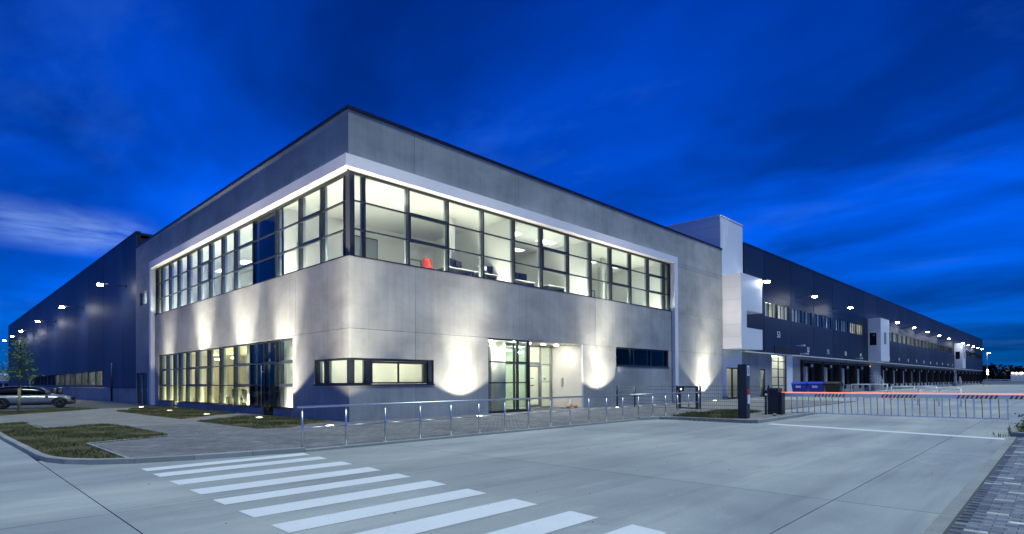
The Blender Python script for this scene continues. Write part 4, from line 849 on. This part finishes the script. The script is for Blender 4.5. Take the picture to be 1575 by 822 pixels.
for i, (a0, a1) in enumerate(lwin):
    window(wN, a0, a1, 1.42, 2.85, 1, lw, d=.03, depth=.12, fw=.06, vbars=[a0+.64*q for q in range(1, 5)])
    if i % 2 == 0:
        lit = i < 7 or i >= 14
        MB().box(.9, a0+.5, 3.34, 1.5, a0+5.5, 3.39).build('ceiling_light', 'strip_hall' if lit else 'blind', lw); MB().box(.4, a0-.2, .7, 3, a0-.12, 3.4).build('partition', 'inner_white', lw)
MB().cyl((-.08, 39.6, .1), (-.08, 39.6, 3.4), .08, 8).build('downpipe', 'dark_blue_grey', lw)
for y_, n_ in ((68.3, 'farther'), (64.1, 'nearer')):
    t = thing('bollard', f'{n_} of two squat dark bollards by the left warehouse plinth', 'bollard', (-.5, y_, 0), 'dark bollards behind the car'); MB().cyl((-.5, y_, .0), (-.5, y_, 1.05), .28, 14).build('body', 'black', t); MB().cyl((-.5, y_, 1.05), (-.5, y_, 1.15), .30, 14, .2).build('cap', 'dark_blue_grey', t)

# ================================================================== IN-GROUND UPLIGHTS
UP = [(-1.57, 23.1, 'before the far end of glazed left facade'), (-1.77, 16.2, 'in grass strip, middle of left facade'), (-1.77, 10.2, 'in grass strip nearest dark glass door'), (-1.22, 5.4, 'in small grass bed beside plinth'), (-1.53, -1.38, 'in paving at the building corner behind first rail posts'), (5.54, -1.26, 'in paving left of glass entrance'), (15.9, -1.48, 'in paving right of glass entrance'), (29.46, -.95, 'in yard paving near white tower')]
u0 = None
for i, (x, y_, lb) in enumerate(UP):
    lab = 'round lit ground spotlight '+lb
    if u0 is None:
        u0 = thing('ground_spotlight', lab, 'ground light', (x, y_, .06), 'in-ground spotlights along the facade'); MB().cyl((x, y_, .03), (x, y_, .075), .17, 16).build('ring', 'steel', u0); MB().cyl((x, y_, .0755), (x, y_, .082), .13, 16).build('lens', 'uplight_glass', u0); root = u0
    else: root = clone(u0); root['label'] = lab; root.location = (x, y_, .06)
    # direction to the wall
    if i < 4: n_ = Vector((1, 0, 0)); d_ = abs(x)
    elif i == 4: n_ = Vector((1, 1, 0)).normalized(); d_ = 1.45
    else: n_ = Vector((0, 1, 0)); d_ = abs(y_)
    for nm, en, ang, bl, tilt in (('wide', 330, 116, .2, 0.0), ('mid', 1500, 96, 1.0, 14) if i == 4 else ('mid', 640, 94, 1.0, 10), ('narrow', 2800 if i < 4 else 2100, 46, 1.0, 13)):
        ld = bpy.data.lights.new('spot', 'SPOT'); ld.energy = en*(d_/1.3)**.8; ld.spot_size = math.radians(138 if i == 4 and nm == 'wide' else ang); ld.spot_blend = bl; ld.color = (1, .93, .76); ld.shadow_soft_size = .05
        lo = bpy.data.objects.new('spot_lamp', ld); COL.objects.link(lo); lo.parent = root; lo.location = (0, 0, .06)
        dv = Vector((0, 0, 1))*math.cos(math.radians(tilt)) + n_*math.sin(math.radians(tilt)); lo.rotation_euler = dv.to_track_quat('-Z', 'Y').to_euler()

# ================================================================== HANDRAIL, FENCE, BARRIER
hr = thing('handrail', 'long galvanised steel handrail along the pavement before the entrance', 'railing', (-5.3, -7.2, .06))
px = [-5.30, -4.22, -3.13, -2.05, -1.0, .05, 1.12, 2.2, 3.28, 4.32, 5.4, 6.5, 7.6, 8.75, 9.9, 11.0, 12.1, 13.2, 14.25]
yof = lambda x: -7.2 if x < 8 else -7.2+.02*(x-8)
for x in px:
    o = MB().cyl((x, yof(x), .06), (x, yof(x), .90), .024, 10).cyl((x, yof(x), .90), (x, yof(x), .985), .010, 6).cyl((x, yof(x), .06), (x, yof(x), .07), .06, 12).build('post', 'steel', hr)
b = MB(); b.cyl((-5.42, -7.2, 1.0), (8.1, -7.2, 1.0), .026, 12); b.cyl((8.1, -7.2, 1.0), (14.3, yof(14.3), .985), .026, 12); b.build('top_rail', 'steel', hr)
b = MB()
for xa, xb in zip(px, px[1:]): b.cyl((xa+.026, yof(xa), .53), (xb-.026, yof(xb), .53), .014, 8)
b.build('mid_rail', 'steel', hr)
# mesh fence
fn = thing('mesh_fence', 'low dark wire mesh fence from office wall to barrier post', 'fence', (17, -.6, 0))
fp = [-.69, -1.88, -4.5, -5.82, -8.1, -9.3]
for y_ in fp: MB().box(16.97, y_-.03, 0, 17.03, y_+.03, 1.30).build('post', 'anthracite', fn)
for ya_, yb_ in ((-.69, -1.88), (-1.88, -4.5), (-5.82, -8.1), (-8.1, -9.3)):
    b = MB()
    for k in range(7): z_ = .08+.195*k; b.box(16.992, yb_, z_-.006, 17.008, ya_, z_+.006)
    n = int((ya_-yb_)/.1)
    for k in range(n): y_ = yb_+(k+.5)*(ya_-yb_)/n; b.box(16.997, y_-.0025, .06, 17.003, y_+.0025, 1.27)
    tag(b.build('mesh_panel', 'anthracite', fn), kind='stuff')
gt = thing('fence_gate', 'small dark steel gate with lock box behind handrail end', 'gate', (17, -4.6, 0)); b = MB()
b.box(16.96, -4.72, .05, 17.04, -4.60, 1.26); b.box(16.96, -5.70, .05, 17.04, -5.58, 1.26); b.box(16.965, -5.58, 1.18, 17.035, -4.72, 1.25); b.box(16.965, -5.58, .06, 17.035, -4.72, .13); b.build('frame', 'anthracite', gt)
MB().box(16.9, -4.95, .98, 16.955, -4.58, 1.26).build('lock_box', 'black', gt); MB().box(16.93, -4.74, .75, 16.957, -4.60, .97).build('reader', 'black', gt); MB().cyl((16.9, -4.8, 1.1), (16.87, -4.8, 1.1), .035, 10).build('keypad_light', 'led_green', gt)
b = MB()
for k in range(5): b.box(16.995, -5.58, .28+.19*k, 17.005, -4.72, .287+.19*k)
b.build('wire', 'anthracite', gt)
# access post
ap = thing('access_post', 'tall dark access terminal post with red badge and white panels', 'access post', (11.0, -10.6, .06))
def rot_about(cx, cy_, a_): return lambda q: (cx+q[0]*math.cos(a_)-q[1]*math.sin(a_), cy_+q[0]*math.sin(a_)+q[1]*math.cos(a_), q[2])
ra_ = rot_about(11.15, -10.45, 0)
MB().box(-.17, -.17, .06, .17, .17, 2.17).xf(ra_).build('body', 'dark_blue_grey', ap, .01)
MB().box(-.10, -.181, 1.72, .12, -.172, 2.12).xf(ra_).build('upper_panel', 'white_metal', ap); MB().box(-.04, -.186, 1.78, .05, -.182, 2.05).xf(ra_).build('speaker_slots', 'print_grey', ap)
MB().box(-.12, -.20, .98, .12, -.172, 1.10).xf(ra_).build('badge', 'red_paint', ap); MB().cyl((0, -.19, 1.10), (0, -.172, 1.10), .09, 16).xf(ra_).build('badge_top', 'red_paint', ap); MB().box(-.11, -.205, .62, .12, -.172, .975).xf(ra_).build('reader', 'white_metal', ap, .01)
# barrier
bb = thing('boom_barrier', 'closed boom barrier with white and red skirt bars and glowing red edge', 'barrier', (15, -10.3, .06))
rb = rot_about(14.75, -10.35, 0)
MB().box(-.24, -.22, .06, .24, .22, 1.02).xf(rb).build('housing', 'dark_blue_grey', bb, .015); MB().box(-.26, -.24, 1.021, .26, .24, 1.20).xf(rb).build('housing_cap', 'dark_blue_grey', bb, .02)
MB().box(14.55, -10.72, .06, 14.95, -10.60, 1.0).build('boom_bracket', 'anthracite', bb)
BZ0, BZ1 = .82, 1.0; BX_ = 15.0
MB().box(BX_-.05, -18.9, BZ0, BX_+.05, -10.62, BZ1).build('boom', 'white_metal', bb, .035)
MB().box(BX_-.02, -18.9, BZ1+.004, BX_+.02, -10.5, BZ1+.028).build('glow_strip', 'led_red', bb)
for (ya_, n) in ((-11.9, 9), (-14.3, 9), (-16.65, 9), (-18.1, 6)):
    for k in range(n):
        y_ = ya_-.13*k; b = MB(); x_ = BX_-.052
        b.add([(x_, y_, BZ0+.01), (x_, y_-.06, BZ0+.01), (x_, y_-.12, BZ1-.045), (x_, y_-.06, BZ1-.045)], [(3, 2, 1, 0), (0, 1, 2, 3)][:1]); b.build('hatch_mark', 'red_paint', bb)
nb = 31
for k in range(nb+1):
    y_ = -10.98-(18.06-10.98)*k/nb
    MB().cyl((BX_, y_, .15), (BX_, y_+.02, BZ0), .012 if k % 2 == 0 and k < nb else .024, 8).build('bar', 'red_paint' if k % 2 == 0 and k < nb else 'white_metal', bb)
MB().box(BX_-.02, -18.08, .115, BX_+.02, -10.96, .16).build('bottom_rail', 'white_metal', bb)
lk = thing('photocell_post', 'short dark sensor post with white lens beside barrier housing', 'sensor post', (14.0, -10.25, .06)); MB().cyl((14.0, -10.25, .06), (14.0, -10.25, .95), .05, 10).build('post', 'dark_blue_grey', lk); MB().box(13.9, -10.35, .85, 14.1, -10.15, 1.1).build('head', 'black', lk, .02); MB().cyl((13.9, -10.3, .93), (13.86, -10.32, .93), .05, 12).build('lens', 'white_metal', lk)
pk = thing('stone', 'pale flat stone on the barrier island paving', 'stone', (13.6, -10.75, .06)); MB().ell((13.6, -10.75, .1), .12, .09, .05, 9, 5).build('body', 'kerb_stone', pk)
# pumpkins
for i, (x, y_, r_, lb) in enumerate(((14.15, .6, .15, 'largest orange pumpkin at foot of entrance side wall'), (13.85, .45, .12, 'small orange pumpkin left of largest by entrance wall'), (14.3, .28, .12, 'small orange pumpkin nearest wall edge at entrance'))):
    t = thing('pumpkin', lb, 'pumpkin', (x, y_, .06), 'pumpkins at the entrance'); b = MB().ell((0, 0, 0), 1, 1, .78, 24, 9)
    b.v = [(q[0]*(1-.08*abs(math.cos(6*math.atan2(q[1], q[0])))), q[1]*(1-.08*abs(math.cos(6*math.atan2(q[1], q[0])))), q[2]) for q in b.v]; b.xf(lambda q: (x+q[0]*r_, y_+q[1]*r_, .06+r_*.78+q[2]*r_)).build('fruit', 'orange_rind', t); MB().cyl((x, y_, .06+r_*1.5), (x+.02, y_, .06+r_*1.85), .015, 6).build('stalk', 'leaf_shrub', t)

# ================================================================== CAR
def loft(sections, name, mat, parent, xf, sub=1):
    n = len(sections[0]); b = MB(); vs = [q for s in sections for q in s]; fs = []
    for i in range(len(sections)-1):
        for j in range(n): fs.append((i*n+j, i*n+(j+1) % n, (i+1)*n+(j+1) % n, (i+1)*n+j))
    fs.append(tuple(reversed(range(n)))); fs.append(tuple((len(sections)-1)*n+j for j in range(n)))
    b.add(vs, fs, True); b.xf(xf); o = b.build(name, mat, parent)
    if sub: m = o.modifiers.new('smooth', 'SUBSURF'); m.levels = sub; m.render_levels = sub
    return o
front = Vector((-5.13, 27.62)); rear = Vector((-7.98, 28.05)); dirc = (front-rear).normalized(); mid = (front+rear)/2; ca = math.atan2(dirc.y, dirc.x)
car = thing('parked_car', 'silver estate car parked beside young tree', 'car', (mid.x, mid.y, .012))
def cx_(q): return (mid.x+q[0]*math.cos(ca)-(q[1]+.85)*-math.sin(ca)*-1, mid.y+q[0]*math.sin(ca)+(q[1]+.85)*math.cos(ca), q[2]+.012)
def sec(x, w, zb, zt, tuck=.08):
    return [(x, -w+.06, zb), (x, -w, zb+.12), (x, -w-.01, zb+(zt-zb)*.55), (x, -w+tuck, zt), (x, w-tuck, zt), (x, w+.01, zb+(zt-zb)*.55), (x, w, zb+.12), (x, w-.06, zb)]
body = [sec(2.30, .60, .30, .62), sec(2.22, .80, .24, .72), sec(1.85, .90, .22, .83), sec(1.3, .92, .20, .93), sec(.8, .92, .20, .98), sec(0, .92, .20, 1.0), sec(-1.0, .92, .20, 1.01), sec(-1.9, .91, .22, 1.0), sec(-2.35, .84, .26, .95), sec(-2.45, .70, .34, .85)]
loft(body, 'body', 'car_paint', car, cx_)
def sec2(x, w0, w1, z0, z1): return [(x, -w0, z0), (x, -(w0+w1)/2-.02, (z0+z1)/2), (x, -w1, z1), (x, w1, z1), (x, (w0+w1)/2+.02, (z0+z1)/2), (x, w0, z0)]
loft([sec2(1.05, .80, .74, .95, .99), sec2(.35, .86, .66, .96, 1.36), sec2(-.3, .87, .64, .97, 1.43), sec2(-1.2, .87, .64, .97, 1.41), sec2(-1.9, .86, .62, .97, 1.30), sec2(-2.38, .80, .70, .93, .98)], 'cabin', 'dark_car_glass', car, cx_)
loft([[(x, -w, z), (x, -w+.06, z+.02), (x, w-.06, z+.02), (x, w, z), (x, w-.1, z-.03), (x, -w+.1, z-.03)] for x, w, z in ((.55, .62, 1.32), (.2, .66, 1.40), (-.4, .67, 1.445), (-1.3, .66, 1.42), (-2.0, .62, 1.30))], 'roof', 'car_paint', car, cx_)
for sy in (-1, 1):
    for nm, pts in (('pillar', [(1.0, .80, .96), (.42, .665, 1.36)]), ('pillar', [(-.45, .89, .98), (-.5, .68, 1.42)]), ('pillar', [(-1.55, .89, .98), (-1.75, .66, 1.36)])):
        MB().cyl((pts[0][0], sy*pts[0][1], pts[0][2]), (pts[1][0], sy*pts[1][1], pts[1][2]), .035, 6).xf(cx_).build(nm, 'car_paint' if pts[0][0] > .9 else 'car_black', car)
    for x_ in (1.43, -1.43):
        w_ = MB().cyl((x_, sy*.70, .33), (x_, sy*.925, .33), .335, 22).xf(cx_).build('wheel', 'rubber', car); b = MB().cyl((x_, sy*.926, .33), (x_, sy*.94, .33), .05, 10)
        for k in range(10): t = k*.6283; b.cyl((x_+.05*math.cos(t), sy*.935, .33+.05*math.sin(t)), (x_+.22*math.cos(t), sy*.935, .33+.22*math.sin(t)), .016, 5)
        for k in range(20): t = k*.31416; b.cyl((x_+.225*math.cos(t), sy*.935, .33+.225*math.sin(t)), (x_+.225*math.cos(t+.32), sy*.935, .33+.225*math.sin(t+.32)), .016, 5)
        b.xf(cx_).build('rim', 'wheel_rim', w_)
        b = MB()
        for k in range(13):
            t = math.pi*k/12; t2 = math.pi*(k+1)/12
            if k < 12: b.add([(x_+.345*math.cos(t), sy*.932, .33+.345*math.sin(t)), (x_+.43*math.cos(t), sy*.928, .33+.41*math.sin(t)), (x_+.43*math.cos(t2), sy*.928, .33+.41*math.sin(t2)), (x_+.345*math.cos(t2), sy*.932, .33+.345*math.sin(t2))], [(0, 1, 2, 3)])
        b.xf(cx_).build('wheel_arch', 'car_black', car)
    MB().box(.70, sy*.95-.09, .96, .86, sy*.95+.09, 1.10).xf(cx_).build('mirror', 'car_paint', car, .03)
    MB().box(2.0, sy*.78-.09, .60, 2.24, sy*.78+.09, .71).xf(cx_).build('headlight', 'glass_dark', car, .03); MB().box(-2.42, sy*.75-.09, .75, -2.3, sy*.75+.09, .88).xf(cx_).build('tail_light', 'red_paint', car, .02)
    for x_ in (.2, -.95): MB().box(x_-.45, sy*.935-.008, .80, x_-.25, sy*.935+.008, .83).xf(cx_).build('door_handle', 'steel', car)
    MB().box(-1.05, sy*.925-.012, .28, 1.05, sy*.925+.012, .34).xf(cx_).build('sill_strip', 'car_black', car)

# ================================================================== TREE, SHRUB
def leaf(b, p, s):
    t, f = random.uniform(0, 6.28), random.uniform(-.9, .9); a_ = Vector((math.cos(t), math.sin(t), f)).normalized(); c = a_.orthogonal().normalized(); c.rotate(Matrix.Rotation(random.uniform(0, 6.28), 3, a_))
    p = Vector(p); b.add([p-a_*s*.5, p+c*s*.28, p+a_*s*.5, p-c*s*.28], [(0, 1, 2, 3)])
tx, ty = -7.76, 20.5
tree = thing('young_tree', 'slender young tree with pale trunk beside the parked car', 'tree', (tx, ty, .06))
b = MB().cyl((tx, ty, .06), (tx+.02, ty, 1.35), .075, 9, .065); b.build('trunk_wrap', 'bark', tree)
pts = [(tx+.02, ty, 1.35), (tx+.05, ty, 2.4), (tx+.08, ty+.03, 3.4), (tx+.10, ty, 4.5)]; b = MB()
for (p, q, r_, s_) in zip(pts, pts[1:], (.05, .04, .025), (.04, .025, .008)): b.cyl(p, q, r_, 8, s_)
rt = random.Random(11); tips = []
for k in range(26):
    z_ = 1.75+2.3*(k/26); t = k*2.4+rt.uniform(-.4, .4); ln = (.88-.6*(k/26))*rt.uniform(.6, 1.15); c0 = Vector((tx+.06, ty, z_)); e = c0+Vector((math.cos(t)*ln, math.sin(t)*ln, ln*rt.uniform(.15, .75)-.15))
    b.cyl(c0, e, .014, 5, .004); tips += [(c0.lerp(e, f_), ln) for f_ in (.4, .6, .8, 1.0)]
b.build('trunk', 'bark_dark', tree)
lb_ = MB()
for (p, ln) in tips:
    for _ in range(int(rt.choice((3, 6, 13, 19))*(1.25-.9*min(1, max(0, (p.z-1.7)/2.4))))):
        leaf(lb_, p+Vector((rt.gauss(0, .14), rt.gauss(0, .14), rt.gauss(-.04, .12))), rt.uniform(.09, .16))
lb_.build('crown', 'leaf_tree', tree)
sh = thing('shrub', 'low green flowering shrub in kerbed bed at right edge', 'shrub', (9.5, -18.9, .07)); b = MB(); lb_ = MB()
for k in range(80):
    x, y_ = 9.0+abs(random.gauss(0, .7)), -18.66-abs(random.gauss(0, .6)); h = random.uniform(.2, .5); q = (x+random.uniform(-.15, .15), y_+random.uniform(-.15, .15), .07+h); b.cyl((x, y_, .07), q, .008, 4, .004)
    for _ in range(26): f_ = random.uniform(.2, 1.05); leaf(lb_, (x+(q[0]-x)*f_+random.gauss(0, .07), y_+(q[1]-y_)*f_+random.gauss(0, .07), .07+h*f_+random.gauss(0, .03)), random.uniform(.05, .10))
b.build('stem', 'bark_dark', sh); lb_.build('foliage', 'leaf_shrub', sh)
# a few weeds along the kerb corner
tag(blades([[(8.6, -18.4), (9.2, -18.4), (9.2, -17.9), (8.6, -18.2)]], 160, .04, .12, .0).build('weeds', 'grass_blade'), kind='stuff')

# ================================================================== FAR BACKGROUND
fw_ = thing('yard_wall', 'low pale concrete wall with guard rail at far yard edge', 'wall', (190, -6, 0)); base = Vector((189, -4.2, 0)); dr_ = rgt
def wF(a, d, z): q = base+dr_*a+fwd*d; return (q.x, q.y, z)
for k in range(12):
    b = MB(); fb(b, wF, 7.0*k+.03, 7.0*k+6.97, 0, .3, 0, .55); b.build('segment', 'kerb_stone', fw_)
    b = MB(); fb(b, wF, 7.0*k+.05, 7.0*k+6.95, .05, .12, 1.25, 1.42); fb(b, wF, 7.0*k+.05, 7.0*k+6.95, .05, .12, .85, 1.0); fb(b, wF, 7.0*k, 7.0*k+.12, .125, .25, .55, 1.42); b.build('guard_beam', 'steel', fw_)
sp_ = CAM+fwd*182+rgt*(1518.5-787.5)/871.287*182
fl = thing('street_lamp', 'tall lit street lamp past the far end of the dock warehouse', 'street lamp', (sp_.x, sp_.y, 0))
MB().cyl((sp_.x, sp_.y, 0), (sp_.x, sp_.y, 10.0), .14, 8, .08).build('pole', 'steel', fl)
q_ = rot_about(sp_.x, sp_.y, -YAW)
MB().box(-.1, -.2, 10.0, 1.0, .2, 10.2).xf(q_).build('head', 'steel', fl); MB().box(.15, -.18, 9.8, .95, .18, 9.998).xf(q_).build('lens', 'far_lamp', fl); MB().box(-.25, -.3, 3.0, .1, -.16, 4.6).xf(q_).build('lit_sign', 'far_lamp', fl)
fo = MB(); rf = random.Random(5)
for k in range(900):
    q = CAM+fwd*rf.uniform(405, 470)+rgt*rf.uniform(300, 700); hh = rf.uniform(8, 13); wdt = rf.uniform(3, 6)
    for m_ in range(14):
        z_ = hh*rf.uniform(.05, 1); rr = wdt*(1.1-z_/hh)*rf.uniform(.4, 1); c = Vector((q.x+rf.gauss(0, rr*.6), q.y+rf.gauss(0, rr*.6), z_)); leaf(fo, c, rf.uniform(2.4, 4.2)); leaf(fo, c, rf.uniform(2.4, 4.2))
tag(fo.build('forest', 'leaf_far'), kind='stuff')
bc = CAM+fwd*350+rgt*322
hall = thing('distant_hall', 'pale low hall with lamps far off at right horizon', 'building', (bc.x, bc.y, 0))
rad = (bc-CAM).normalized()
def wH(a, d, z): q = bc+rgt*a+rad*d; return (q.x, q.y, z)
b = MB(); fb(b, wH, -14, 60, 0, 20, 0, 5.6); b.build('wall', 'house_white', hall); b = MB(); fb(b, wH, -14.3, 60.3, -.3, 20.3, 5.61, 5.9); b.build('roof', 'roof_grey', hall)
for k in range(9): b = MB(); fb(b, wH, -12.6+1.9*k+.3*(k % 3), -12.0+1.9*k+.3*(k % 3), -.6, -.05, 5.0, 5.5); b.build('lamp', 'far_lamp', hall)
hc = CAM+fwd*150+rgt*(-137.5)
hs = thing('distant_house', 'pale gabled house behind the parked car', 'house', (hc.x, hc.y, 0))
def wX(a, d, z): q = hc+rgt*a+fwd*d; return (q.x, q.y, z)
b = MB(); fb(b, wX, -7, 7, 0, 10, 0, 2.6); b.build('wall', 'house_white', hs)
b = MB(); b.add([wX(-7.4, -.3, 2.6), wX(7.4, -.3, 2.6), wX(7.4, 10.3, 2.6), wX(-7.4, 10.3, 2.6), wX(-2, -.3, 4.6), wX(2, -.3, 4.6), wX(2, 10.3, 4.6), wX(-2, 10.3, 4.6)], [(0, 3, 2, 1), (4, 5, 6, 7), (0, 1, 5, 4), (1, 2, 6, 5), (2, 3, 7, 6), (3, 0, 4, 7)]); b.build('roof', 'house_white', hs)
for k in range(3): b = MB(); fb(b, wX, 1.5+1.6*k, 2.5+1.6*k, -.03, -.002, .8, 2.0); b.build('window', 'glass_dark', hs)
